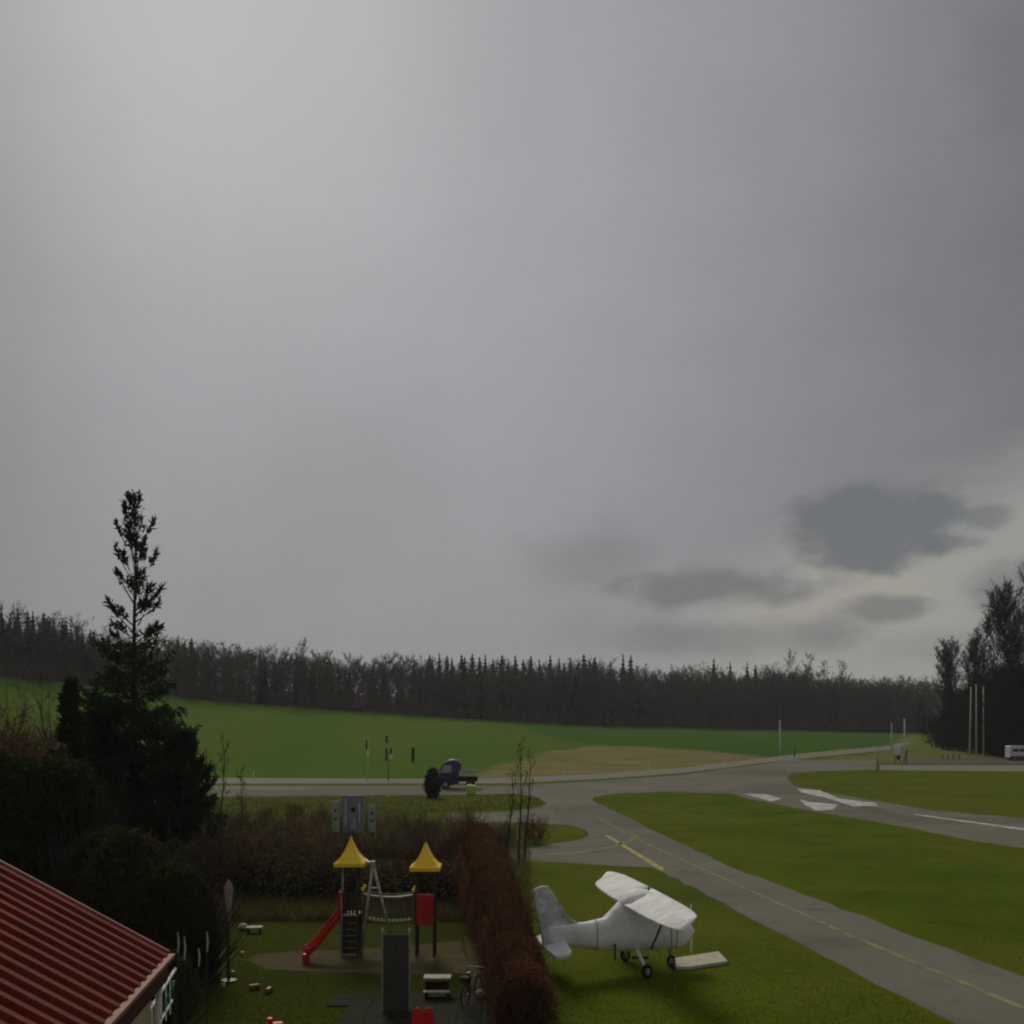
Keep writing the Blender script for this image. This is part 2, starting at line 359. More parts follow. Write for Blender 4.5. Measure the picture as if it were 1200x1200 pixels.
def gmul(a, b):
    k = n.nodes.new('ShaderNodeMath'); k.operation = 'MULTIPLY'
    n.links.new(a, k.inputs[0])
    if isinstance(b, float): k.inputs[1].default_value = b
    else: n.links.new(b, k.inputs[1])
    return k.outputs[0]
lo, _ = gn(.12); md, _ = gn(.9); hi, hraw = gn(6.0, 6); pat, _ = gn(.35, 3)
grass = gmix(lo, (.078, .122, .005), (.044, .088, .004))
grass = gmix(gmul(md, .5), grass, (.100, .112, .008))
wide, _ = gn(.035, 4, (1, 1, 1), .45, .62); ptc, _ = gn(.22, 5, (1, 1, 1), .50, .64); grass = gmix(gmul(ptc, .45), grass, (.125, .112, .014))
ptd, _ = gn(.31, 5, (1, 1, 1), .54, .66); grass = gmix(gmul(ptd, .5), grass, (.036, .072, .005))
grass = gmix(gmul(wide, .6), grass, (.118, .116, .012))
speck, _ = gn(2.3, 6, (1, 1, 1), .56, .68); grass = gmix(gmul(speck, .35), grass, (.040, .066, .006))
grass = gmix(gmul(hi, .12), grass, (.050, .058, .005))
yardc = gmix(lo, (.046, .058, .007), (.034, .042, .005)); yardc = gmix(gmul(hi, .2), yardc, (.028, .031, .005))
stf, _ = gn(.05, 3, (1, .25, 1))
fieldc = gmix(stf, (.054, .125, .007), (.076, .132, .009)); fieldc = gmix(gmul(pat, .3), fieldc, (.046, .105, .006))
rowsn, _ = gn(.9, 2, (.06, 1.2, 1), .42, .60); fieldc = gmix(gmul(rowsn, .22), fieldc, (.085, .115, .020))
bare_, _ = gn(.03, 5, (1, 2.2, 1), .56, .66); fieldc = gmix(gmul(bare_, .35), fieldc, (.100, .110, .026))
fieldc = gmix(gmul(gattr('strip'), .6), fieldc, (.026, .090, .013))
dstr, _ = gn(.25, 5, (.35, 1, 1)); dryc = gmix(dstr, (.200, .180, .075), (.140, .135, .048))
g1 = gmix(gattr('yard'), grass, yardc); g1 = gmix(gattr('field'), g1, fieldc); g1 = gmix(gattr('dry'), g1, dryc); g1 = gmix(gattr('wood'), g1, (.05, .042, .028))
n.links.new(g1, bs.inputs['Base Color'])
bp = n.nodes.new('ShaderNodeBump'); bp.inputs['Strength'].default_value = .22; bp.inputs['Distance'].default_value = .05
n.links.new(hraw, bp.inputs['Height']); n.links.new(bp.outputs[0], bs.inputs['Normal'])
base_plane = mk('far_ground', [(-4000, -3000, -.6), (4000, -3000, -.6), (4000, 5000, -.6), (-4000, 5000, -.6)], [(0, 1, 2, 3)], M['tall_grass'])
tag(base_plane, kind='structure')

# sheets on the flat airfield, corners given as points of the photo
def sheet(name, pts, m, z=.004, jitter=.0, kind='structure', parent=None, thick=0):
    W3 = [spot(x, y) for x, y in pts]; out = []
    rg = random.Random(len(pts) * 7 + int(pts[0][0]))
    for i, p in enumerate(W3):
        q = W3[(i + 1) % len(W3)]; L = (q - p).length; k = max(1, min(60, int(L / 1.2))) if jitter else 1
        for j in range(k):
            v = p.lerp(q, j / k)
            if jitter and j: v = v + Vector((rg.uniform(-1, 1), rg.uniform(-1, 1), 0)) * jitter
            out.append(Vector((v.x, v.y, z)))
    tris = tessellate_polygon([out])
    Fc = []
    for t in tris:
        A_, B_, C_ = (out[i] for i in t)
        Fc.append(t if (B_ - A_).cross(C_ - A_).z > 0 else (t[0], t[2], t[1]))
    o = mk(name, out, Fc, m, parent)
    if kind: tag(o, kind=kind)
    return o
sheet('road', [(-300, 921), (240, 921), (600, 921), (700, 915), (800, 908), (890, 896), (930, 890), (1028, 891), (1028, 902), (953, 904), (928, 907), (922, 911), (931, 921), (973, 929),
      (1030, 939), (1087, 949), (1200, 959), (1500, 986), (1500, 1050), (1200, 994), (1143, 986), (1058, 969), (1002, 959), (959, 952), (902, 941), (873, 935), (855, 930), (780, 928), (722, 930),
      (697, 934), (694, 938), (774, 977), (864, 1019), (1200, 1145), (1500, 1256), (1500, 1393), (1120, 1200), (880, 1077), (777, 1022), (765, 1017), (690, 1013), (618, 1009), (520, 1006),
      (520, 994), (624, 994), (645, 989), (680, 984), (690, 979), (688, 973), (669, 967), (615, 964), (520, 963), (520, 953), (600, 951), (630, 947), (642, 942), (630, 934), (600, 930), (560, 931), (240, 933), (-300, 933)],
      M['asphalt'], .006, .12)
sheet('cycle_path', [(-300, 910.5), (240, 911.5), (560, 913), (700, 907), (800, 900), (890, 889), (950, 882), (1038, 874.5), (1066, 869), (1066, 872), (1040, 879), (950, 888), (890, 894.5),
      (800, 906), (700, 913), (600, 918), (240, 918.5), (-300, 917.5)], M['concrete'], .012, .05)
sheet('pale_path', [(1031, 896.5), (1200, 897), (1500, 897), (1500, 905), (1200, 904.2), (1031, 902.5)], M['concrete'], .010, .04)
sheet('parking_strip', [(1064, 889.5), (1200, 888), (1500, 888), (1500, 895.6), (1200, 895.6), (1064, 895.4)], mat('dark_gravel', (.075, .058, .048), .95, (.05, .04, .034), 1, .8), .012, .05)
sheet('yellow_line', [(708, 979), (713, 979), (779, 1018), (775, 1021)], M['yellow_line'], .012)
sheet('centre_line', [(697, 957), (699, 957), (760, 989), (820, 1016), (900, 1052), (1000, 1096), (1200, 1179.5), (1200, 1184.5), (1000, 1099.5), (900, 1054.5), (820, 1018), (758, 990)], M['faint_line'], .012)
sheet('side_line', [(731, 989), (746, 979), (748, 980), (734, 990)], M['faint_line'], .014)
sheet('curve_line', [(640, 1001), (680, 998), (715, 992), (733, 986), (735, 987), (717, 993.5), (682, 999.5), (641, 1002.5)], M['faint_line'], .012)
sheet('edge_line', [(1072, 954), (1200, 971), (1500, 1010), (1500, 1013.5), (1200, 973), (1072, 955)], M['white_paint'], .012)
sheet('road_marking', [(871, 930), (898, 931), (916, 936), (904, 939.5)], M['white_paint'], .014)
sheet('road_marking', [(934, 924.5), (960, 926), (984, 936), (1026, 941), (1029, 944.5), (1000, 945), (968, 935), (940, 929)], M['white_paint'], .014)
sheet('road_marking', [(937, 937), (950, 940), (982, 943), (976, 949), (956, 950), (944, 944)], M['white_paint'], .014)
sheet('sand_patch', [(290, 1125), (300, 1119), (340, 1115), (420, 1113), (480, 1108), (540, 1103), (548, 1128), (546, 1141), (480, 1142), (400, 1140), (310, 1136)], M['sand'], .008, .05)
sheet('garden_path', [(544, 1098), (562, 1095), (580, 1140), (592, 1200), (602, 1260), (566, 1260), (560, 1190), (549, 1142)], M['sand'], .012, .05)
# the dark terrace: slabs are pieces of their own
tr = thing('terrace', None, None, (0, 0, 0)); tr['kind'] = 'structure'
sb = B().box((0, 0, .02), (.594, .594, .04)).mk('slab', M['terrace'], tr, bevel=.006)
first = True; rg = random.Random(3)
for j in range(8):
    for i in range(8):
        x, y = -4.75 + i * .6, 25.7 + j * .6
        px = 600 + F * x / y; py = HY + F * CAMZ / y
        if px > 592 or px < 396 or py < 1160: continue
        o = sb if first else sb.copy()
        if not first: C.objects.link(o)
        first = False; o.location = (x, y, rg.uniform(-.003, .002)); o.rotation_euler = (0, 0, rg.uniform(-.01, .01))

# ------------------------------------------------------------------ vegetation generators (numpy)
def ribbons(P0, P1, w0, w1, rng):
    P0, P1 = np.asarray(P0), np.asarray(P1); n_ = len(P0); d = P1 - P0
    rnd = rng.normal(size=(n_, 3)); s = np.cross(d, rnd); s /= np.linalg.norm(s, axis=1, keepdims=True) + 1e-9
    w0 = np.asarray(w0).reshape(-1, 1); w1 = np.asarray(w1).reshape(-1, 1)
    V = np.stack([P0 - s * w0, P0 + s * w0, P1 + s * w1, P1 - s * w1], 1).reshape(-1, 3)
    k = np.arange(n_)[:, None] * 4
    return V, np.concatenate([k + [0, 1, 2], k + [0, 2, 3]], 0)
def prisms(P0, P1, r0, r1, sides=4):
    P0, P1 = np.asarray(P0, float), np.asarray(P1, float); n_ = len(P0); d = P1 - P0; d = d / (np.linalg.norm(d, axis=1, keepdims=True) + 1e-9)
    up = np.where(np.abs(d[:, 2:3]) > .9, [[1., 0, 0]], [[0, 0, 1.]]); a_ = np.cross(d, up); a_ /= np.linalg.norm(a_, axis=1, keepdims=True); b2 = np.cross(d, a_)
    q = np.arange(sides) * 2 * np.pi / sides; r0 = np.asarray(r0).reshape(-1, 1, 1); r1 = np.asarray(r1).reshape(-1, 1, 1)
    ring = a_[:, None] * np.cos(q)[None, :, None] + b2[:, None] * np.sin(q)[None, :, None]
    V = np.concatenate([P0[:, None] + ring * r0, P1[:, None] + ring * r1], 1).reshape(-1, 3)
    Fc = []
    for k in range(sides):
        k2 = (k + 1) % sides; Fc += [[k, k2, sides + k2], [k, sides + k2, sides + k]]
    return V, (np.arange(n_)[:, None, None] * 2 * sides + np.array(Fc)[None]).reshape(-1, 3)
def join(parts):
    V = []; T_ = []; k = 0
    for v, t in parts: V.append(v); T_.append(t + k); k += len(v)
    return np.concatenate(V), np.concatenate(T_)
def unit(v): return v / (np.linalg.norm(v) + 1e-9)
def bare_tree(seed, H, crown, start=.3, nb=22, ns=5, ntw=3, tr=.12, up=1.1, wt=.02, sides=4, bend=.02):
    rng = np.random.default_rng(seed); seg = 6
    tp = [np.zeros(3)]
    for i in range(seg): tp.append(tp[-1] + np.array([rng.normal() * bend * H, rng.normal() * bend * H, H / seg]))
    tp = np.array(tp); tr_r = tr * (1 - np.linspace(0, 1, seg + 1) * .92)
    trunk = prisms(tp[:-1], tp[1:], tr_r[:-1], tr_r[1:], sides)
    A0, A1, W0, W1 = [], [], [], []
    for i in range(nb):
        f = start + (1 - start) * (i + rng.random()) / nb * .97; z = f * seg; k = int(z); p = tp[k] + (tp[min(k + 1, seg)] - tp[k]) * (z - k)
        az = rng.random() * 2 * np.pi; prof = math.sin(math.pi * min(1, ((1 - f) / (1 - start)) * .8 + .12)) ** .7
        L = crown * prof * rng.uniform(.7, 1.15) * 1.25
        d = unit(np.array([math.cos(az), math.sin(az), up * rng.uniform(.7, 1.3)])); m_ = p + d * L * .5; e = m_ + unit(d + [0, 0, .5]) * L * .5
        r = tr * .34 * (1 - f * .6)
        A0 += [p, m_]; A1 += [m_, e]; W0 += [r, r * .6]; W1 += [r * .6, r * .25]
        for j in range(ns):
            g = rng.uniform(.2, 1); q = p + (m_ - p) * g * 2 if g < .5 else m_ + (e - m_) * (g * 2 - 1)
            d2 = unit(d + rng.normal(size=3) * .55 + [0, 0, .25]); L2 = L * rng.uniform(.25, .5); e2 = q + d2 * L2
            A0.append(q); A1.append(e2); W0.append(wt * 1.4); W1.append(wt * .7)
            for t in range(ntw):
                q2 = q + (e2 - q) * rng.uniform(.2, 1); d3 = unit(d2 + rng.normal(size=3) * .6 + [0, 0, .2])
                A0.append(q2); A1.append(q2 + d3 * L2 * rng.uniform(.4, .8)); W0.append(wt); W1.append(wt * .3)
    return trunk, ribbons(A0, A1, W0, W1, rng)
def shrub(seed, H, spread, stems=16, ns=7, ntw=5, w=.012):
    rng = np.random.default_rng(seed); A0, A1, W0, W1 = [], [], [], []
    for i in range(stems):
        az = rng.random() * 6.283; rr = spread * rng.random() ** .5; b0 = np.array([math.cos(az), math.sin(az), 0]) * rr * .35
        top = np.array([math.cos(az) * rr, math.sin(az) * rr, H * rng.uniform(.7, 1.05) * (1 - .25 * rr / spread)]); m_ = (b0 + top) / 2 + rng.normal(size=3) * .1 * H * [1, 1, .3]
        A0 += [b0, m_]; A1 += [m_, top]; W0 += [w * 2.2, w * 1.6]; W1 += [w * 1.6, w * .7]
        for j in range(ns):
            g = rng.uniform(.1, 1); q = b0 + (m_ - b0) * g * 2 if g < .5 else m_ + (top - m_) * (g * 2 - 1)
            d2 = unit(unit(top - b0) + rng.normal(size=3) * .6); L2 = H * rng.uniform(.15, .35); e2 = q + d2 * L2
            e2[2] = max(e2[2], .05)
            A0.append(q); A1.append(e2); W0.append(w); W1.append(w * .6)
            for t in range(ntw):
                q2 = q + (e2 - q) * rng.uniform(.1, 1); d3 = unit(d2 + rng.normal(size=3) * .7); e3 = q2 + d3 * L2 * rng.uniform(.3, .8); e3[2] = max(e3[2], .03)
                A0.append(q2); A1.append(e3); W0.append(w * .8); W1.append(w * .3)
    return ribbons(A0, A1, W0, W1, rng)
def conifer_far(seed, H, rad, tiers=15):
    rng = np.random.default_rng(seed); V = []; T_ = []
    def tri(a_, b1, c1): k = len(V); V.extend([a_, b1, c1]); T_.append([k, k + 1, k + 2])
    for i in range(tiers):
        f = (i + .5) / tiers; z = H * (.06 + .94 * f); r = (rad * (1 - f) ** .62 + .004) * (H if H == 1.0 else 1)
        m_ = 8 if f < .7 else 5
        for k in range(m_):
            az = 6.283 * (k + rng.random()) / m_; rr = r * rng.uniform(.65, 1.15); wd = rr * .42
            tip = np.array([math.cos(az) * rr, math.sin(az) * rr, z - rr * .35]); s = np.array([-math.sin(az), math.cos(az), 0]) * wd
            mid_ = tip * [.55, .55, 1] + [0, 0, rr * .16]
            root = np.array([0, 0, z + H / tiers * .9]); tri(root, mid_ + s, tip); tri(root, tip, mid_ - s); tri(root, mid_ - s - [0, 0, rr * .3], mid_ + s - [0, 0, rr * .3])
    trunk = prisms([[0, 0, 0]], [[0, 0, H]], [H * .008], [H * .0008])
    return trunk, (np.array(V), np.array(T_))
def bake(variants, places):
    V = []; T_ = []; k = 0
    for (vi, x, y, z, az, sx, sz) in places:
        v, t = variants[vi]; c, s = math.cos(az) * sx, math.sin(az) * sx
        q = np.empty_like(v); q[:, 0] = v[:, 0] * c - v[:, 1] * s + x; q[:, 1] = v[:, 0] * s + v[:, 1] * c + y; q[:, 2] = v[:, 2] * sz + z
        V.append(q.astype(np.float32)); T_.append(t + k); k += len(v)
    return np.concatenate(V), np.concatenate(T_)

# ------------------------------------------------------------------ the far wood (nobody could count it)
bt = [join(bare_tree(s, 1.0, .25, .12, 30, 6, 3, .007, .9, .0034, 3, .012)) for s in range(9)]
cf = [join(conifer_far(50 + s, 1.0, .19, 13)) for s in range(4)]
us = [shrub(80 + s, 1.0, .8, 9, 6, 4, .018) for s in range(3)]
rg = np.random.default_rng(8); PB, PC, PU = [], [], []
def wood_place(px, dd, kind):
    E = float(interp(px, EDGE)); Y = E + dd; X = (px - 600) / F * Y; z = float(terrain(X, Y))
    H = max(6., CAMZ + (HY - float(interp(px, YTOP))) * E / F - float(terrain((px - 600) / F * E, E))); H *= 1 + dd * .0022
    return X, Y, z, H
for row in range(13):
    px = -330.0
    while px < 1330:
        E = float(interp(px, EDGE)); px += (3.6 + row * .2) * F / E * rg.uniform(.55, 1.45)
        X, Y, z, H = wood_place(px, 2 + row * 4.5 + rg.uniform(-3, 3), 0)
        if 1095 < px < 1260 and row > 6: continue
        patch = math.sin(px * .021) + math.sin(px * .053 + 2)
        conif = rg.random() < (.03 if row < 3 else .10) + (.75 if (px < 190 and row > 2) else 0) + (.4 if (480 < px < 720 and row > 5) else 0) + (.35 if row > 6 else 0)
        hh = H * (.99 if px < 200 else .93 if (px < 900) else .98) * (rg.uniform(.72, .97) if rg.random() < .9 else rg.uniform(.97, 1.06)) * (1 + .03 * patch)
        if conif: PC.append((rg.integers(4), X, Y, z - .3, rg.random() * 6.28, hh * rg.uniform(.8, 1.15), hh * .93))
        else: PB.append((rg.integers(9), X, Y, z - .3, rg.random() * 6.28, hh * rg.uniform(.8, 1.2), hh))
for row in range(3):
    px = -330.0
    while px < 1330:
        E = float(interp(px, EDGE)); px += 3.0 * F / E * rg.uniform(.6, 1.4)
        X, Y, z, H = wood_place(px, row * 7 - 3, 0)
        PU.append((rg.integers(3), X, Y, z - .1, rg.random() * 6.28, rg.uniform(1.8, 3.2), rg.uniform(2.5, 6.5)))
v, t = bake(bt, PB); tag(mknp('bare_wood', v, t, M['twig_grey']), 'grey brown leafless wood closing the far side of the green fields', 'wood', kind='stuff')
v, t = bake(cf, PC); tag(mknp('conifer_wood', v, t, M['needles_far']), 'dark conifers mixed through the far leafless wood', 'wood', kind='stuff')
v, t = bake(us, PU); tag(mknp('wood_undergrowth', v, t, M['twig_grey']), 'bare brushwood along the foot of the far wood', 'undergrowth', kind='stuff')

def make_tree(name, label, cat, trunk, crown, mt, mc, loc, rz=0, group=None):
    t_ = thing(name, label, cat, loc, rz, group)
    mknp('trunk', *trunk, mt, t_); mknp('crown', *crown, mc, t_); return t_
# conifers whose tips can be told apart on the skyline
protos = []
sk = [(4, 706), (20, 708), (38, 712), (50, 716), (64, 720), (78, 724), (92, 731), (206, 741), (502, 765), (512, 766), (524, 767), (539, 767), (553, 766), (570, 768), (586, 769), (604, 768),
      (622, 770), (631, 771), (644, 770), (655, 773), (669, 768), (683, 769), (700, 769), (729, 768), (742, 770), (-14, 704), (30, 713), (58, 719), (71, 724), (85, 729), (100, 735), (108, 737), (214, 744), (224, 746), (507, 770), (532, 771), (546, 772), (561, 771), (578, 771), (595, 772), (613, 773), (662, 774), (676, 773), (691, 774), (716, 775), (836, 774), (858, 776), (873, 775), (884, 777)]
rr = random.Random(2)
for i, (px, py) in enumerate(sk):
    E = float(interp(px, EDGE)) + rr.uniform(18, 30); py += rr.uniform(-2, 4) + (3 if px < 300 else 0); p = at(px + rr.uniform(-3, 3), E); H = zof(py, E) - p.z
    lab = 'dark pointed conifer rising from the ridge of the wood on the left hill' if px < 300 else 'dark pointed conifer breaking the skyline of the far wood across the field'
    grp = 'conifers on the left ridge' if px < 300 else 'conifers on the far skyline'
    if i < 4:
        tk, cr = conifer_far(200 + i, 1.0, .13, 17); o = make_tree('conifer_tree', lab, 'conifer', tk, cr, M['bark'], M['needles_far'], p, 0, grp); protos.append(o)
    else: o = dup(protos[i % 4], p, rr.random() * 6, label=lab, group=grp)
    w_ = H * rr.uniform(.8, 1.7); o.scale = (w_, w_, H)
for px, py, lab in ((350, 753, 'bare tree standing taller than its neighbours above the left part of the far wood'),
                    (380, 765, 'slim bare tree right of the tallest one over the left of the far wood'),
                    (933, 764, 'tallest bare tree over the right part of the far wood'),
                    (946, 768, 'bare tree just right of the tallest one over the right part of the wood'),
                    (962, 778, 'thin lower bare tree right of the tallest pair on the far wood'),
                    (992, 777, 'lone thin bare tree with a pointed tip before the gap in the far skyline')):
    E = float(interp(px, EDGE)) - 1; p = at(px, E); H = zof(py, E) - p.z
    tk, cr = bare_tree(300 + px, H, H * .13, .3, 30, 6, 4, .2, 1.6, .05)
    make_tree('bare_tree', lab, 'tree', tk, cr, M['twig_grey'], M['twig_grey'], p)
# tall bare trees close by on the right
NR = [(1104, 766, 235, .11), (1113, 758, 228, .12), (1124, 757, 232, .13), (1136, 765, 226, .12), (1147, 752, 220, .12), (1158, 735, 214, .12), (1166, 708, 205, .12), (1175, 702, 196, .13),
      (1183, 694, 200, .12), (1192, 700, 190, .14), (1202, 682, 186, .13), (1216, 676, 180, .14), (1234, 670, 176, .15), (1256, 680, 176, .15)]
nl = ['lowest tall bare tree at the left end of the near wood', 'slim bare tree second from the left end of the near wood', 'bushy topped bare tree third from the left end of the near wood',
      'bare tree left behind the pale flagpoles', 'bare tree rising straight behind the pale flagpoles', 'bare tree right of the flagpoles on the rising edge of the near wood',
      'tall feathery bare tree where the near wood steps up', 'tall slim bare tree just right of the step in the near wood', 'tall bare tree left of the white van, behind the shrubs',
      'broad bare tree behind the white van']
for i, (px, py, Y, c) in enumerate(NR):
    p = at(px, Y); H = zof(py, Y) - p.z
    tk, cr = bare_tree(400 + i, H, H * c * 1.15, .12, 54, 9, 6, .24, 2.0, .038)
    make_tree('bare_tree', nl[i] if i < len(nl) else 'tall bare tree cut by the right edge of the picture', 'tree', tk, cr, M['twig_wood'], M['twig_wood'], p, 0, None if i < len(nl) else 'bare trees at the right edge')
sp = []
for i in range(4): 
    v, t = shrub(500 + i, 5.5, 3.6, 34, 12, 8, .022); sp.append((v, t))
rr = random.Random(5); k = 0; first_s = []
for (px, Y, sc) in [(1112, 226, .9), (1128, 220, 1.1), (1142, 212, 1.3), (1156, 205, 1.4), (1168, 199, 1.6), (1180, 195, 1.7), (1192, 190, 1.8), (1205, 185, 1.9), (1222, 183, 2.), (1242, 180, 2.),
                    (1120, 240, 1.6), (1140, 235, 1.9), (1160, 225, 2.2), (1176, 215, 2.6), (1192, 208, 2.8), (1210, 200, 3.), (1232, 196, 3.), (1100, 245, 1.3), (1168, 206, 2.6), (1186, 200, 3.0), (1200, 194, 3.1)]:
    p = at(px, Y)
    lab = 'tangled bare shrub in the dark undergrowth of the near wood on the right'; grp = 'undergrowth shrubs of the near wood'
    if k < 4: o = tag(mknp('bare_shrub', *sp[k], M['twig_wood']), lab, 'shrub', grp); first_s.append(o)
    else: o = first_s[k % 4].copy(); C.objects.link(o)
    o.location = p; o.rotation_euler = (0, 0, rr.random() * 6); o.scale = (sc * .9, sc * .9, sc); k += 1

# ------------------------------------------------------------------ big spruce and conifers on the left
def spruce(seed, H, prof, nbr, top_up=True, dens=1.0, leaf=.16, trunk_r=.22, base_gap=.06):
    rng = np.random.default_rng(seed); A0, A1, W0, W1 = [], [], [], []; N0, N1, NW = [], [], []
    tp = np.array([[math.sin(i * .9) * .06, math.cos(i * 1.3) * .06, H * i / 10] for i in range(11)]); rad = trunk_r * (1 - np.linspace(0, 1, 11) * .95)
    for i in range(nbr):
        u = (i + rng.random()) / nbr
        f = float(np.interp(u, [0, .70, .86, .95, 1], [base_gap, .45, .62, .80, .97]))
        if not top_up: f = base_gap + (1 - base_gap) * u
        z = f * H; r = float(np.interp(f, prof[0], prof[1])) * rng.uniform(.55, 1.15); az = rng.random() * 6.283
        upw = float(np.interp(f, [0, .4, .65, .8, 1], [-.25, .05, .6, 1.6, 3.2])) * rng.uniform(.7, 1.3)
        p = np.array([0, 0, z]); d = unit(np.array([math.cos(az), math.sin(az), upw])); L = r / max(.3, math.hypot(d[0], d[1]))
        L = min(L, (H * 1.0 - z) / max(d[2], .05) if d[2] > .05 else L); L = min(L, float(np.interp(f, [0, .5, .6, .85, 1], [5, 4, 2.6, 2.0, .9])))
        segs = 5; pts = [p]
        for s in range(segs):
            dd = unit(d + [0, 0, .16 * (s - 1.5) if f < .6 else .1 * s]); pts.append(pts[-1] + dd * L / segs)
        pts = np.array(pts)
        for s in range(segs): A0.append(pts[s]); A1.append(pts[s + 1]); W0.append(.035 * (1 - s / segs) + .01); W1.append(.035 * (1 - (s + 1) / segs) + .008)
        nn = int((L * 42 + 8) * dens * float(np.interp(f, [0, .35, .5, .62, .75, 1.], [1, .9, .68, .55, .5, .42] if top_up else [1] * 6)))
        side = unit(np.cross(d, [0, 0, 1]))
        for q in range(nn):
            g = rng.uniform(.12 if f < .6 else .4, 1) ** (.7 if f < .6 else .5); s = min(segs - 1, int(g * segs)); c = pts[s] + (pts[s + 1] - pts[s]) * (g * segs - s)
            lat = rng.normal() * (.34 * L * (1.1 - g) + .10) * (1 if f < .6 else .35); c = c + side * lat + [0, 0, rng.normal() * .08 - abs(lat) * .25]
            dn = unit(d * .5 + side * np.sign(lat) * .5 + rng.normal(size=3) * .45 + [0, 0, (-.75 if f < .55 else .45)])
            N0.append(c); N1.append(c + dn * leaf * rng.uniform(.8, 2.4)); NW.append(leaf * rng.uniform(.22, .5))
    trunk = join([prisms(tp[:-1], tp[1:], rad[:-1], rad[1:], 8), ribbons(A0, A1, W0, W1, rng)])
    crown = ribbons(N0, N1, NW, np.array(NW) * .35, rng); return trunk, crown
p = spot(158, 1027)
tk, cr = spruce(7, 18.6, ([0, .08, .2, .37, .45, .51, .6, .73, .85, .93, 1.], [3.3, 3.9, 3.9, 3.2, 2.5, 1.95, 1.55, 1.25, 1.15, .75, .12]), 285, dens=1.25, leaf=.14)
make_tree('spruce_tree', 'tall dark spruce with a sparse top standing against the sky', 'spruce', tk, cr, M['bark'], M['needles'], p)
for (px, Y, topy, sd, lab, rad_) in ((82, 47, 803, 11, 'small pointed spruce beside the lower left of the tall one', 1.25), (118, 50, 842, 12, 'low dark spruce filling the gap left of the tall trunk', 2.0),
                               (215, 49, 862, 13, 'low spreading spruce at the right foot of the tall one', 2.0)):
    p = at(px, Y); H = zof(topy, Y)
    tk, cr = spruce(sd, H, ([0, .3, .6, .85, 1.], [rad_, rad_ * .9, rad_ * .62, rad_ * .3, .08]), 110, False, dens=1.7, leaf=.17, trunk_r=.12)
    make_tree('spruce_tree', lab, 'spruce', tk, cr, M['bark'], M['needles'], p)

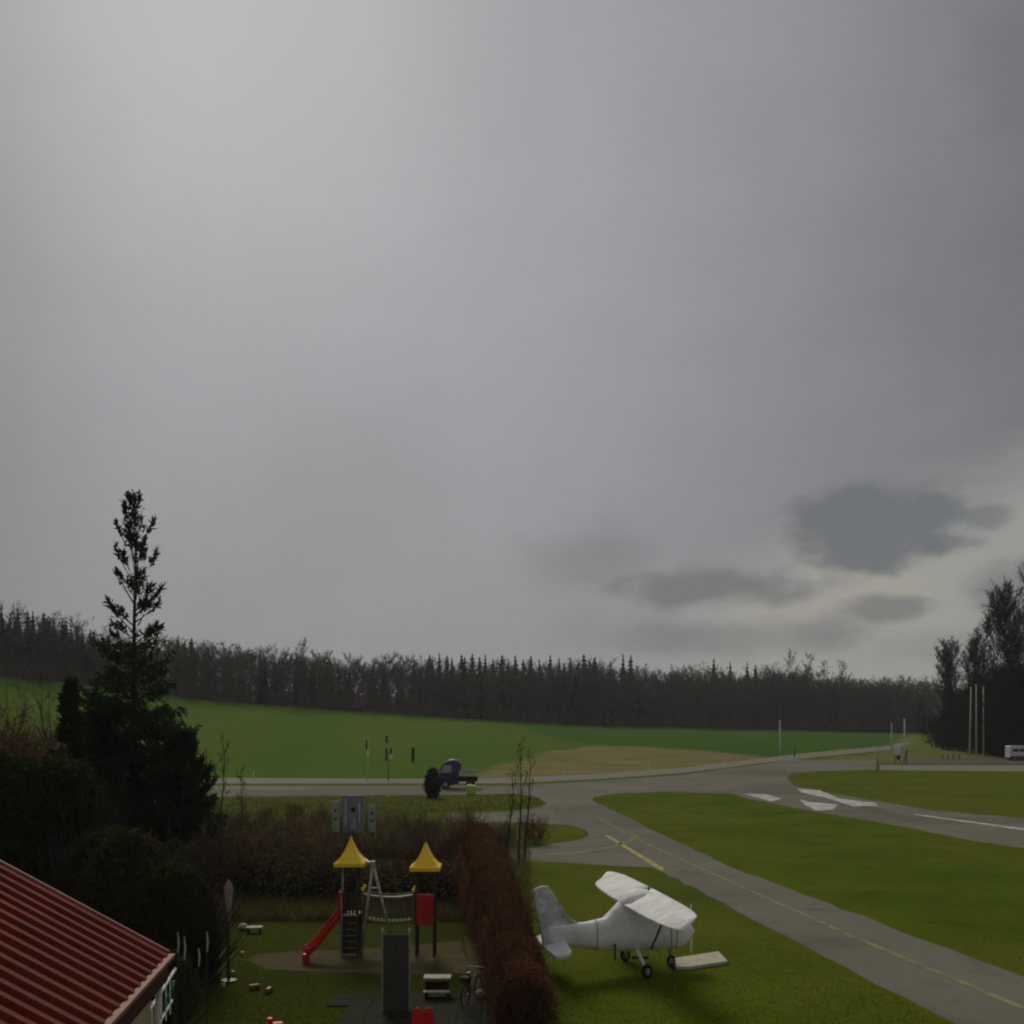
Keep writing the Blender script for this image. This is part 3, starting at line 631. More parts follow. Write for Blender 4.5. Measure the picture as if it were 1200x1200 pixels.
def leafy(seed, n_, size, fn, leaf, droop=-.2):
    """leaf cards through a volume; fn(u) gives points"""
    rng = np.random.default_rng(seed); P = fn(rng, n_); d = rng.normal(size=(n_, 3)); d[:, 2] += droop; d /= np.linalg.norm(d, axis=1, keepdims=True)
    L = leaf * rng.uniform(.6, 1.6, (n_, 1)); return ribbons(P, P + d * L, L[:, 0] * .45, L[:, 0] * .2, rng)
def hedge_thing(name, label, cat, loc, path, width, height, nleaf, leaf, mleaf, mcore, seed, group=None, rough=.25):
    """path: list of (x, y) local points; the hedge runs along it"""
    t_ = thing(name, label, cat, loc, 0, group); path = np.array(path, float); sl_ = np.linalg.norm(np.diff(path, axis=0), axis=1); cum = np.concatenate([[0], np.cumsum(sl_)])
    hs = height if isinstance(height, (list, tuple)) else [height] * len(path); ws = width if isinstance(width, (list, tuple)) else [width] * len(path)
    def pos(s): return np.stack([np.interp(s, cum, path[:, 0]), np.interp(s, cum, path[:, 1])], 1)
    def fn(rng, n_):
        s = rng.random(n_) * cum[-1]; c = pos(s); tdir = pos(np.minimum(s + .05, cum[-1])) - pos(np.maximum(s - .05, 0)); tdir /= np.linalg.norm(tdir, axis=1, keepdims=True) + 1e-9
        nrm = np.stack([-tdir[:, 1], tdir[:, 0]], 1); h = np.interp(s, cum, hs); w = np.interp(s, cum, ws) / 2
        a_ = rng.random(n_) * np.pi; rad = 1 - np.abs(rng.normal(size=n_)) * .16
        wobv = 1 + rough * (np.sin(s * 1.7 + seed) * .4 + np.sin(s * 4.1 + a_ * 2) * .3 + rng.normal(size=n_) * .25)
        u = np.cos(a_) * rad * wobv; v_ = np.sin(a_) ** .45 * rad
        endf = np.minimum(1, np.minimum(s, cum[-1] - s) / (w * .8) + .35)
        xy = c + nrm * (u * w * endf)[:, None]; z = (.05 + (v_ * (h + rough * .35 * h * (np.sin(s * 2.3 + seed) * .18 + rng.normal(size=n_) * .12 * (v_ > .8)))) * endf ** .4)
        return np.concatenate([xy, np.maximum(z, .03)[:, None]], 1)
    lv = leafy(seed, nleaf, 0, fn, leaf); mknp('foliage', *lv, mleaf, t_)
    # inner twig mass
    rng = np.random.default_rng(seed + 1); nn = max(160, nleaf // 14); q = fn(rng, nn); c = pos(rng.random(nn) * 0 + (np.arange(nn) / nn) * cum[-1])
    b0 = np.concatenate([c + rng.normal(size=(nn, 2)) * .15, np.zeros((nn, 1))], 1); e = np.concatenate([c + (rng.random((nn, 2)) - .5) * np.interp(np.arange(nn) / nn * cum[-1], cum, ws)[:, None] * .85, (np.interp(np.arange(nn) / nn * cum[-1], cum, hs) * rng.uniform(.5, .97, nn))[:, None]], 1)
    mknp('stems', *ribbons(b0, e, np.full(nn, .03), np.full(nn, .008), rng), M['bark'], t_)
    # dark leafy heart so that one cannot see through
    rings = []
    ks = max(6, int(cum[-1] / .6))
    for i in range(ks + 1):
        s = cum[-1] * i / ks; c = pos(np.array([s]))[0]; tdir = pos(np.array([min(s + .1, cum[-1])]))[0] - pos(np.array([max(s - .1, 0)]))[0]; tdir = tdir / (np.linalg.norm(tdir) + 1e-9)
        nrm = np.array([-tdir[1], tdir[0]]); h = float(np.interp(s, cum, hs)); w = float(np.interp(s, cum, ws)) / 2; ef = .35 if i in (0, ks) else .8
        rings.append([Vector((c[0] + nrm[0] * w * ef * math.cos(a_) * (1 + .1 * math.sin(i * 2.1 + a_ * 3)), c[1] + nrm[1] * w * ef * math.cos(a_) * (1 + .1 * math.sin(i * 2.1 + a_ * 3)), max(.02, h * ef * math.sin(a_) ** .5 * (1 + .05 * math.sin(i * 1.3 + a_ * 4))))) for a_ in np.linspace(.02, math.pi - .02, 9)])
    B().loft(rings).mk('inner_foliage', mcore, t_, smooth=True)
    return t_
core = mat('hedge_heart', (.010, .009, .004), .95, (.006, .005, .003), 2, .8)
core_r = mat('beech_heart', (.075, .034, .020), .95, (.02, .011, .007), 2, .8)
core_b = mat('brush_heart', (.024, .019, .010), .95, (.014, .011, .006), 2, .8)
# big evergreen hedge left, behind the red roof
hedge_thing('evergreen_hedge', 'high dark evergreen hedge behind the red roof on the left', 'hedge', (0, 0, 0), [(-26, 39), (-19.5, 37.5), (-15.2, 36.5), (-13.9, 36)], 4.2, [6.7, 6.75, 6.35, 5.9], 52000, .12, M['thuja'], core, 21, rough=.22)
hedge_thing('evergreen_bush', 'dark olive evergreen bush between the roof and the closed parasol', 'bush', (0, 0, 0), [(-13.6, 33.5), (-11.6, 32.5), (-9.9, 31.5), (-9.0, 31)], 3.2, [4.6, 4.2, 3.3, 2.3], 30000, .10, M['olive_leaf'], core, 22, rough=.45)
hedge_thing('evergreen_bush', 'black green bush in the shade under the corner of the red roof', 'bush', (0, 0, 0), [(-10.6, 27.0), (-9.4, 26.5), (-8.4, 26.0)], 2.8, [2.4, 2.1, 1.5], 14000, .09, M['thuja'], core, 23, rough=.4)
# red brown beech hedge running toward the camera
hedge_thing('beech_hedge', 'red brown beech hedge with dry leaves running between playground and parked aeroplane', 'hedge', (0, 0, 0),
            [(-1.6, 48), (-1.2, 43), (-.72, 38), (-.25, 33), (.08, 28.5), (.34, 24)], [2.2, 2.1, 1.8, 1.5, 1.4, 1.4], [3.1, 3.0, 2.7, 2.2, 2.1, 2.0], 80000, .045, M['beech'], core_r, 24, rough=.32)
hb = bpy.data.objects['beech_hedge']; rg = np.random.default_rng(71); tv = [shrub(640 + i, 2.9, 1.0, 16, 9, 6, .008) for i in range(3)]; pls = []
for i in range(26):
    u = i / 25; y = 47.5 - 23 * u; x = float(np.interp(-y, [-48, -43, -38, -33, -28.5, -24], [-1.6, -1.2, -.72, -.25, .08, .34]))
    pls.append((i % 3, x - .1 + rg.uniform(-.3, .2), y, 0, rg.random() * 6, .6, float(np.interp(u, [0, 1], [1.25, .86])) * rg.uniform(.85, 1.1)))
mknp('twigs', *bake(tv, pls), mat('beech_twigs', (.105, .050, .030), .95, (.065, .034, .022), 1.5, .8, spec=.03), hb)
# brown shrub belt behind the playground
vs = [shrub(600 + i, 3.0, 1.9, 30, 12, 7, .011) for i in range(4)]
ml = [M['twig_brown'], M['twig_near'], M['twig_red'], M['twig_brown']]
rr = random.Random(9); fs = []; k = 0; PLC = []
for px in range(236, 560, 19): PLC.append((px + rr.uniform(-5, 5), rr.uniform(46, 49), rr.uniform(.85, 1.05)))
for px in range(228, 545, 22): PLC.append((px + rr.uniform(-6, 6), rr.uniform(53, 57), rr.uniform(.78, 1.0)))
for px in range(236, 640, 44): PLC.append((px + rr.uniform(-6, 6), rr.uniform(63, 68), rr.uniform(.45, .65)))
for px in range(250, 380, 32): PLC.append((px + rr.uniform(-6, 6), rr.uniform(74, 80), rr.uniform(.35, .5)))
for px in range(-60, 92, 17): PLC.append((px + rr.uniform(-5, 5), rr.uniform(54, 66), rr.uniform(2.1, 2.9) * (1 if px < 40 else .75)))
for (px, Y, sc) in PLC:
    if px < 130: lab, grp, vi = 'tall red brown bare shrub above the evergreen hedge at the left edge', 'red brown shrubs at the left edge', 2
    elif Y < 50: lab, grp, vi = 'bare brown shrub in the front row behind the playground', 'front row of shrubs behind the playground', k % 4
    elif Y < 60: lab, grp, vi = 'bare brown shrub in the second row behind the playground', 'second row of shrubs behind the playground', k % 4
    else: lab, grp, vi = 'low bare shrub between the playground shrubs and the far road', 'shrubs near the far road', k % 4
    if len(fs) < 4: o = mknp('bare_shrub', *vs[len(fs)], ml[len(fs)]); fs.append(o); tag(o, lab, 'shrub', grp)
    else: o = fs[vi].copy(); C.objects.link(o); tag(o, lab, 'shrub', grp)
    o.location = at(px, Y); o.rotation_euler = (0, 0, rr.random() * 6.28); o.scale = (sc * .95, sc * .95, sc); k += 1
hedge_thing('brushwood_hedge', 'dark brown brushwood hedge closing the back of the playground', 'hedge', (0, 0, 0), [(-13.8, 46.5), (-10, 45.5), (-6, 45), (-3, 44.5), (-1.8, 44.5)], 1.8, [1.7, 1.9, 1.7, 1.8, 1.7], 26000, .06, M['twig_brown'], core_b, 25, rough=.5)
# young slim trees
for i, (px, Y, py, cr_, lab) in enumerate(((608, 56, 868, .55, 'slim young bare tree beside the red brown hedge, the darker of a close pair'), (614, 57, 884, .5, 'thinner young bare tree just right of its darker twin by the hedge'),
        (596, 58, 905, .5, 'short whippy sapling left of the close pair of slim trees'), (258, 47, 862, .6, 'thin bare sapling standing in front of the left end of the far road'), (283, 50, 905, .5, 'small bare sapling right of the thin one before the far road'),
        (238, 52, 895, .9, 'bare sapling tucked against the right side of the tall spruce'), (44, 60, 800, 1.0, 'thin bare tree left behind the evergreen hedge'), (62, 62, 812, 1.0, 'thin bare tree between the hedge and the small spruce'), (22, 58, 806, 1.6, 'reddish bare tree at the far left behind the hedge'))):
    p = at(px, Y); H = zof(py, Y)
    tk, c2 = bare_tree(700 + i, H, cr_ * 1.1, .15, 26, 4, 3, .06 if i < 6 else .09, 2.6, .009)
    make_tree('young_tree', lab, 'young tree', tk, c2, M['bark'], M['twig_red'] if i == 8 else M['twig_near'], p)

# tall dry grass and lawn tufts
rng = np.random.default_rng(31)
def translucent(m, k):
    t_ = m.node_tree; b = t_.nodes['Principled BSDF']; tr_ = t_.nodes.new('ShaderNodeBsdfTranslucent'); mx = t_.nodes.new('ShaderNodeMixShader')
    mx.inputs[0].default_value = k; src = b.inputs['Base Color'].links[0].from_socket; t_.links.new(src, tr_.inputs[0])
    out = [n_ for n_ in t_.nodes if n_.type == 'OUTPUT_MATERIAL'][0]; t_.links.new(b.outputs[0], mx.inputs[1]); t_.links.new(tr_.outputs[0], mx.inputs[2]); t_.links.new(mx.outputs[0], out.inputs[0])
for nm in ('beech', 'needles', 'thuja', 'olive_leaf', 'tall_grass'): translucent(M[nm], .35)
def tufts(name, label, cat, n_, fn, h, w, m):
    P = fn(rng, n_); d = np.stack([rng.normal(size=len(P)) * .7, rng.normal(size=len(P)) * .7, np.ones(len(P))], 1); d /= np.linalg.norm(d, axis=1, keepdims=True)
    L = h * rng.uniform(.5, 1.4, (len(P), 1)); o = mknp(name, *ribbons(P, P + d * L, np.full(len(P), w), np.full(len(P), w * .2), rng), m); return tag(o, label, cat, kind='stuff')
ROADP = [(618, 1009), (690, 1013), (765, 1017), (777, 1022), (880, 1077), (1120, 1200)]
def field_pts(polys, n_):
    out = []
    for _ in range(40):
        Y = 26 / np.sqrt(rng.random(n_) * (1 - (26 / 120) ** 2) + (26 / 120) ** 2); px = rng.uniform(-60, 1230, n_); P = np.stack([px, HY + F * CAMZ / Y], 1)
        m_ = np.zeros(n_, bool)
        for q in polys: m_ |= in_poly(P, q)
        Y, px = Y[m_], px[m_]; out.append(np.stack([(px - 600) / F * Y, Y, np.zeros(len(Y))], 1))
        if sum(len(o) for o in out) > n_: break
    return np.concatenate(out)[:n_]
gA = [(600, 1012), (690, 1016), (765, 1020), (777, 1025), (878, 1079), (1112, 1199), (1180, 1236), (560, 1236)]
gB = [(700, 939), (724, 933), (780, 930), (853, 933), (902, 944), (1058, 972), (1143, 989), (1230, 1002), (1230, 1153), (866, 1017), (776, 976)]
gC = [(930, 912), (955, 906), (1030, 904), (1230, 907), (1230, 958), (1087, 946), (975, 927), (934, 919)]
M['grass_blade'] = mat('grass_blades', (.11, .155, .010), .9, (.085, .13, .008), .9, .8, var2=(.14, .15, .015), scale2=.3, amount2=.7, spec=.02)
M['yard_blade'] = mat('yard_grass_blades', (.075, .094, .010), .9, (.058, .072, .009), .9, .8, spec=.02)
translucent(M['grass_blade'], .5); translucent(M['yard_blade'], .5)
tufts('airfield_grass', 'short olive green grass on the airfield around the taxiways', 'grass', 14000, lambda r, n_: field_pts([gA, gB, gC], n_), .05, .018, M['grass_blade'])
gY = [(240, 1085), (545, 1085), (542, 1101), (420, 1111), (300, 1117), (284, 1126), (305, 1138), (400, 1142), (548, 1144), (556, 1160), (410, 1160), (392, 1240), (180, 1240), (215, 1140)]
tufts('playground_grass', 'worn dark grass of the playground lawn', 'grass', 6000, lambda r, n_: field_pts([gY], n_), .045, .016, M['yard_blade'])
gD = [(380, 934), (560, 932), (600, 931), (628, 935), (640, 942), (612, 949), (520, 951), (380, 975), (240, 975), (240, 935)]
tufts('verge_grass', 'rough tawny grass on the verge in front of the far road', 'grass', 26000, lambda r, n_: field_pts([gD], n_), .16, .03, M['tall_grass'])
gE = [(240, 975), (620, 966), (620, 1080), (240, 1080)]
tufts('brush_grass', 'tall dry grass between the bare shrubs behind the playground', 'grass', 30000, lambda r, n_: field_pts([gE], n_), .55, .018, M['tall_grass'])

# ------------------------------------------------------------------ house with the red roof
ev0 = Vector((-4.26, 13.16, 5.0)); ed = Vector((.11, -1, 0)).normalized(); ud = Vector((-1, -.11, .58)).normalized(); nd = ud.cross(ed).normalized()
if nd.z < 0: nd = -nd
house = thing('house', 'house with a red corrugated metal roof at the lower left corner', 'house', (-8, 9, 0))
inv = Matrix.Translation((8, -9, 0))
def hv(v): return inv @ Vector(v)
SL, LE = 4.6, 9.0
pitch = .28; per = 4
prof = [(0, 0), (.11, 0), (.125, .055), (.215, .055), (.23, 0), (.28, 0)]
sheetobj = None
for s in range(8):
    off = s * pitch * per
    V = []; Fc = []; xs = []
    for k in range(per):
        for (a_, h) in prof[:-1]: xs.append((k * pitch + a_, h))
    xs.append((per * pitch + .01, .003))
    if sheetobj is None:
        for (a_, h) in xs:
            for l in (-.02, SL): V.append(hv(ev0 + ed * a_ + ud * l + nd * h))
        for (a_, h) in xs:
            for l in (-.02, SL): V.append(hv(ev0 + ed * a_ + ud * l + nd * (h - .006)))
        m_ = len(xs)
        for i in range(m_ - 1): Fc += [(2 * i, 2 * i + 1, 2 * i + 3, 2 * i + 2), (2 * m_ + 2 * i, 2 * m_ + 2 * i + 2, 2 * m_ + 2 * i + 3, 2 * m_ + 2 * i + 1)]
        for i in range(m_ - 1): Fc.append((2 * i, 2 * i + 2, 2 * m_ + 2 * i + 2, 2 * m_ + 2 * i))
        sheetobj = mk('roof_sheet', V, Fc, M['roof_red'], house)
    else:
        o = sheetobj.copy(); C.objects.link(o); o.parent = house; o.location = ed * off + nd * (.006 * (s % 2)) + ud * ((s * 7 % 5 - 2) * .006)
# eave trim along the gutter side and the verge flashing
def bar(p0, p1, w, h, m, name, bevel=.008, upv=Vector((0, 0, 1))):
    p0, p1 = Vector(p0), Vector(p1); d = (p1 - p0); L = d.length; d.normalize(); sd = d.cross(upv).normalized(); u2 = sd.cross(d)
    V = [q + sd * (a_ * w / 2) + u2 * (b2 * h / 2) for q in (p0, p1) for (a_, b2) in ((-1, -1), (1, -1), (1, 1), (-1, 1))]
    return mk(name, [hv(v) for v in V], [(0, 3, 2, 1), (4, 5, 6, 7), (0, 1, 5, 4), (1, 2, 6, 5), (2, 3, 7, 6), (3, 0, 4, 7)], m, house, bevel=bevel)
e_out = ev0 - ud * .05
bar(e_out + Vector((0, 0, .0)) + nd * .03, e_out + ed * LE + nd * .03, .09, .05, M['roof_trim'], 'eave_trim')
bar(ev0 - ed * .03 + nd * .03, ev0 - ed * .03 + ud * SL + nd * .03, .05, .06, M['roof_trim'], 'verge_trim')
bar(ev0 + Vector((.0, 0, -.17)), ev0 + ed * LE + Vector((0, 0, -.17)), .03, .27, M['fascia'], 'fascia')
bar(ev0 + Vector((-.02, -.02, -.14)), ev0 - ed * -.02 + ud * SL + Vector((0, 0, -.17)), .03, .22, M['fascia'], 'barge_board')
# walls
wx = ev0 + Vector((-.12, -.22, 0)); L2 = 8.4
wv = [wx, wx + ed * L2, wx + ed * L2 + Vector((-8, -.88, 0)), wx + Vector((-8, -.88, 0))]
Vw = [hv((v.x, v.y, 0)) for v in wv] + [hv((v.x, v.y, 4.78)) for v in wv]
Vw += [hv(((wv[0].x + wv[3].x) / 2, (wv[0].y + wv[3].y) / 2, 7.0)), hv(((wv[1].x + wv[2].x) / 2, (wv[1].y + wv[2].y) / 2, 7.0))]
mk('wall', Vw, [(0, 1, 5, 4), (1, 2, 6, 9, 5), (2, 3, 7, 6), (3, 0, 4, 8, 7), (0, 3, 2, 1)], M['wall'], house)
# far roof slope
rd = ev0 + ud * SL; dn = Vector((-1, -.11, -.58)).normalized()
mk('far_roof_slope', [hv(v) for v in (rd, rd + ed * LE, rd + ed * LE + dn * SL, rd + dn * SL)] + [hv(v - Vector((0, 0, .05))) for v in (rd, rd + ed * LE, rd + ed * LE + dn * SL, rd + dn * SL)],
   [(0, 1, 2, 3), (7, 6, 5, 4), (0, 4, 5, 1), (1, 5, 6, 2), (2, 6, 7, 3), (3, 7, 4, 0)], M['roof_red'], house)
bar(rd + Vector((0, 0, .05)) - ed * .03, rd + Vector((0, 0, .05)) + ed * LE, .22, .05, M['roof_trim'], 'ridge_cap')
wd = wx + ed * 1.6 + Vector((.012, 0, -5)); win = bar(wd + Vector((0, 0, 3.9)), wd + ed * 1.2 + Vector((0, 0, 3.9)), .05, 1.1, M['white_metal'], 'window')
mk('pane', [hv(v) for v in (wd + ed * .08 + Vector((.03, 0, 3.43)), wd + ed * 1.12 + Vector((.03, 0, 3.43)), wd + ed * 1.12 + Vector((.03, 0, 4.37)), wd + ed * .08 + Vector((.03, 0, 4.37)))], [(0, 1, 2, 3)], M['dark_glass'], win)
dpx = wx + Vector((.06, .04, 0)); B().tube([hv((dpx.x, dpx.y, 0)), hv((dpx.x, dpx.y, 4.3)), hv((dpx.x + .03, dpx.y + .02, 4.75))], .04).mk('downpipe', M['white_metal'], house, smooth=True)
# pale railing beyond the roof corner
rl = thing('railing', 'weathered pale railing sticking out past the corner of the red roof', 'railing', (-4.9, 14.4, 0))
def rv(x, y, z): return Vector((x + 4.9, y - 14.4, z))
B().tube([rv(-4.55, 12.9, 4.15), rv(-4.72, 14.2, 4.2), rv(-4.86, 15.4, 4.3)], .022).mk('top_rail', M['pole_pale'], rl)
B().tube([rv(-4.57, 12.9, 3.75), rv(-4.74, 14.2, 3.78), rv(-4.9, 15.4, 3.85)], .016).mk('bottom_rail', M['pole_pale'], rl)
for i in range(9):
    u = i / 8; x, y = -4.56 - .30 * u, 12.95 + 2.4 * u
    B().tube([rv(x, y, 0 if i in (0, 4, 8) else 3.74), rv(x, y, 4.2 + .12 * u)], .02 if i in (0, 4, 8) else .010, 6).mk('post' if i in (0, 4, 8) else 'baluster', M['bark'] if i in (0, 4, 8) else M['pole_pale'], rl)
for i, (x, y, zt, hh) in enumerate(((-5.0, 15.9, 4.72, .30), (-4.84, 15.7, 4.70, .34), (-4.66, 15.8, 4.50, .26), (-4.58, 15.95, 4.72, .30))):
    t_ = thing('garden_stake', 'dark garden stake with a pale tip beyond the railing by the roof corner', 'stake', (x, y, 0), 0, 'garden stakes by the roof corner')
    B().tube([(0, 0, 0), (.02, 0, zt - hh)], .012, 6).mk('stake', M['bark'], t_); B().tube([(.02, 0, zt - hh), (.03, .01, zt - hh * .5), (.01, .02, zt)], [.010, .016, .009], 6).mk('tip', M['galv'], t_)
V = []; Fc = []
for i in range(7):
    for j in range(3): V.append((-4.62 + .02 * math.sin(i * 1.3) - .02 * i, 14.5 + .03 * j + .02 * math.sin(i + j), 4.34 - i * .06 + 0))
for i in range(6):
    for j in range(2): Fc.append((i * 3 + j, i * 3 + j + 1, (i + 1) * 3 + j + 1, (i + 1) * 3 + j))
o = mk('cloth', V, Fc, M['teal']); so = o.modifiers.new('t', 'SOLIDIFY'); so.thickness = .012; tag(o, 'small teal cloth hanging over the pale railing', 'cloth')

# ------------------------------------------------------------------ parked aeroplane under covers
PO = Vector((3.94, 33.2, 0)); hd = Vector((.97, .243)); SQ = .76
plane = thing('aeroplane', 'small high wing aeroplane wrapped in white covers parked on the grass', 'aeroplane', PO)
def pl(x, y, z):                       # x forward, y to port, z up
    return Vector(((hd.x * x - hd.y * y) * SQ, hd.y * x + hd.x * y, z))
def ring(x, w, z0, z1, n=16, p_=2.6, top=1.0):
    out = []
    for k in range(n):
        q = 2 * math.pi * k / n; c, s = math.cos(q), math.sin(q)
        ww = w * (top if s > 0 else 1)
        out.append(pl(x, ww * math.copysign(abs(c) ** (2 / p_), c), (z0 + z1) / 2 + (z1 - z0) / 2 * math.copysign(abs(s) ** (2 / p_), s)))
    return out
fus = B().loft([ring(-4.0, .05, 1.10, 1.50), ring(-3.7, .11, 1.0, 1.56), ring(-3.0, .19, .88, 1.58), ring(-2.2, .29, .78, 1.60), ring(-1.5, .40, .70, 1.68), ring(-1.1, .47, .64, 1.96, top=.85), ring(-.75, .51, .62, 2.22, top=.85),
                ring(-.2, .54, .60, 2.30, top=.8), ring(.45, .54, .60, 2.28, top=.8), ring(.75, .53, .60, 2.05, top=.85), ring(1.15, .50, .62, 1.62), ring(1.7, .44, .66, 1.52), ring(2.05, .36, .72, 1.42), ring(2.2, .22, .85, 1.3)])
fo = fus.mk('fuselage', M['white_cover'], plane, smooth=True)
def wing_half(sgn):
    rings = []
    for (u, y, c0, c1, th, z) in ((0, 0, -.80, .74, .18, 2.26), (1, 1.0, -.80, .74, .17, 2.26), (2, 2.3, -.76, .72, .16, 2.26), (3, 3.1, -.68, .70, .14, 2.26), (4, 3.75, -.54, .63, .11, 2.25), (5, 4.2, -.34, .50, .08, 2.24), (6, 4.42, -.10, .32, .04, 2.23)):
        r = []
        for k in range(14):
            q = 2 * math.pi * k / 14; c = math.cos(q); s = math.sin(q); x = (c0 + c1) / 2 + (c1 - c0) / 2 * c
            zz = z + (th * .62 if s > 0 else th * .30) * s * (1 + .5 * c) + .17 * c
            r.append(pl(x, sgn * y, zz))
        rings.append(r)
    return B().loft(rings)
wing_half(-1).mk('wing', M['white_cover'], plane, smooth=True); wing_half(1).mk('wing', M['white_cover'], plane, smooth=True)
cc = B()      # cloth hump over the cabin roof and ropes
cc.loft([ring(-.84, .22, 1.95, 2.15), ring(-.6, .52, 2.0, 2.38), ring(0, .60, 2.1, 2.50), ring(.6, .56, 2.08, 2.44), ring(.98, .42, 1.8, 2.15)]).mk('cabin_cover', M['white_cover'], plane, smooth=True)
def fin(pts, th, y0=0):
    V = [pl(x, y0 + s * th * (1 if 0 < i < 99 else 1), z) for s in (-1, 1) for i, (x, z) in enumerate(pts)]; m_ = len(pts)
    return V, [tuple(range(m_))[::-1], tuple(range(m_, 2 * m_))] + [(i, (i + 1) % m_, m_ + (i + 1) % m_, m_ + i) for i in range(m_)]
V, Fc = fin([(-2.5, 1.55), (-3.0, 1.74), (-3.35, 2.15), (-3.86, 2.76), (-4.2, 2.76), (-4.48, 2.66), (-4.34, 2.0), (-4.18, 1.45), (-4.1, 1.0), (-3.8, .95), (-3.1, 1.1)], .055)
mk('tail_fin', V, Fc, M['dirty_cover'], plane, bevel=.03)
def tailplane(sgn):
    V = []
    for z in (1.18, 1.06):
        V += [pl(-3.15, sgn * .08, z - .1), pl(-3.30, sgn * 1.30, z - .12), pl(-3.5, sgn * 1.52, z - .16), pl(-3.98, sgn * 1.44, z - .22), pl(-4.12, sgn * .08, z - .18)]
    return mk('tailplane', V, [(0, 1, 2, 3, 4), (9, 8, 7, 6, 5)] + [(i, 5 + i, 5 + (i + 1) % 5, (i + 1) % 5) for i in range(5)], M['white_cover'], plane, bevel=.03)
tailplane(-1); tailplane(1)
for sgn in (-1, 1):
    B().tube([pl(.35, sgn * .5, .75), pl(.1, sgn * 2.5, 2.25)], .035, 6).mk('wing_strut', M['dark_metal'], plane)
    B().tube([pl(-.25, sgn * .42, .72), pl(-.2, sgn * .8, .48), pl(-.12, sgn * 1.10, .22)], [.07, .055, .045], 8).mk('landing_leg', M['white_cover'], plane, smooth=True)
    for q in (2.75,): B().tube([pl(.15, sgn * q, 2.28), pl(.18, sgn * (q + .05), .02)], .012, 5).mk('tie_down_rope', M['dark_metal'], plane)
B().tube([pl(1.35, 0, .75), pl(1.42, 0, .2)], [.05, .04], 8).mk('nose_leg', M['metal_grey'], plane, smooth=True)
def wheel(c, r, w):
    t_ = B(); n_ = 18
    prof_ = [(r * .55, -w / 2), (r * .9, -w / 2), (r, -w * .25), (r, w * .25), (r * .9, w / 2), (r * .55, w / 2)]
    t_.loft([[pl(c[0] + rr_ * math.cos(6.2832 * k / n_), c[1] + yy, c[2] + rr_ * math.sin(6.2832 * k / n_)) for k in range(n_)] for rr_, yy in prof_], cap=False)
    o = B().loft([[pl(c[0] + rr_ * math.cos(6.2832 * k / n_), c[1] + yy, c[2] + rr_ * math.sin(6.2832 * k / n_)) for k in range(n_)] for rr_, yy in ((r * .3, -w * .55), (r * .58, -w * .35), (r * .58, w * .35), (r * .3, w * .55))]).mk('wheel', M['metal_grey'], plane)
    k = t_.mk('tyre', M['tyre'], o); return o
wheel((-.12, -1.15, .22), .22, .16); wheel((-.12, 1.15, .22), .22, .16); wheel((1.44, 0, .19), .19, .13)
B().lathe([(.02, 0), (.12, .05), (.16, .2), (.16, .3)], (0, 0, 0), 10)
sp_ = B().loft([ring(2.2, .2, .88, 1.28), ring(2.38, .13, .95, 1.21), ring(2.5, .03, 1.05, 1.11)]).mk('spinner', M['white_cover'], plane, smooth=True)
V = [pl(2.33, s * w_, 1.08 + z) for (s, w_, z) in ((1, .06, .1), (1, .08, .5), (1, .03, .85), (-1, .03, .85), (-1, .07, .5), (-1, .05, .1), (-1, .06, -.1), (-1, .08, -.45), (-1, .03, -.68), (1, .03, -.68), (1, .07, -.45), (1, .05, -.1))]
V2 = [v + pl(.03, 0, 0) for v in V]; mk('propeller', V + V2, [tuple(range(12)), tuple(range(23, 11, -1))] + [(i, (i + 1) % 12, 12 + (i + 1) % 12, 12 + i) for i in range(12)], M['white_cover'], plane)
B().tube([pl(-1.2, -.46, .95), pl(-1.22, -.47, .45)], .03, 6).mk('tie_down_rope', M['dark_metal'], plane)
B().box(pl(-.2, -.62, .52), (.5, .18, .05)).mk('step', M['dark_metal'], plane)
for x_, w_, z0_, z1_ in ((-1.9, .36, .72, 1.66), (1.5, .475, .62, 1.58)):
    rg_ = ring(x_, w_, z0_, z1_, 24); rg_.append(rg_[0]); B().tube(rg_, .012, 5, cap=False).mk('cover_strap', M['metal_grey'], plane)
# antenna-like fitting on the wing
B().tube([pl(.3, -.35, 2.5), pl(.28, -.35, 2.62)], .03, 6).mk('fuel_cap', M['dark_metal'], plane)
# concrete slab beside the wheels
pts = [(786, 1127), (838, 1119), (842, 1118), (853, 1130), (808, 1137), (792, 1137)]
W3 = [spot(x, y) for x, y in pts]; V = [(v.x, v.y, 0) for v in W3] + [(v.x, v.y, .11) for v in W3]; m_ = len(W3)
tag(mk('concrete_slab', V, [tuple(range(m_))[::-1], tuple(range(m_, 2 * m_))] + [(i, (i + 1) % m_, m_ + (i + 1) % m_, m_ + i) for i in range(m_)][::1], M['pale_wood'], bevel=.02), 'pale flat slab lying on the grass by the front wheel of the aeroplane', 'slab')

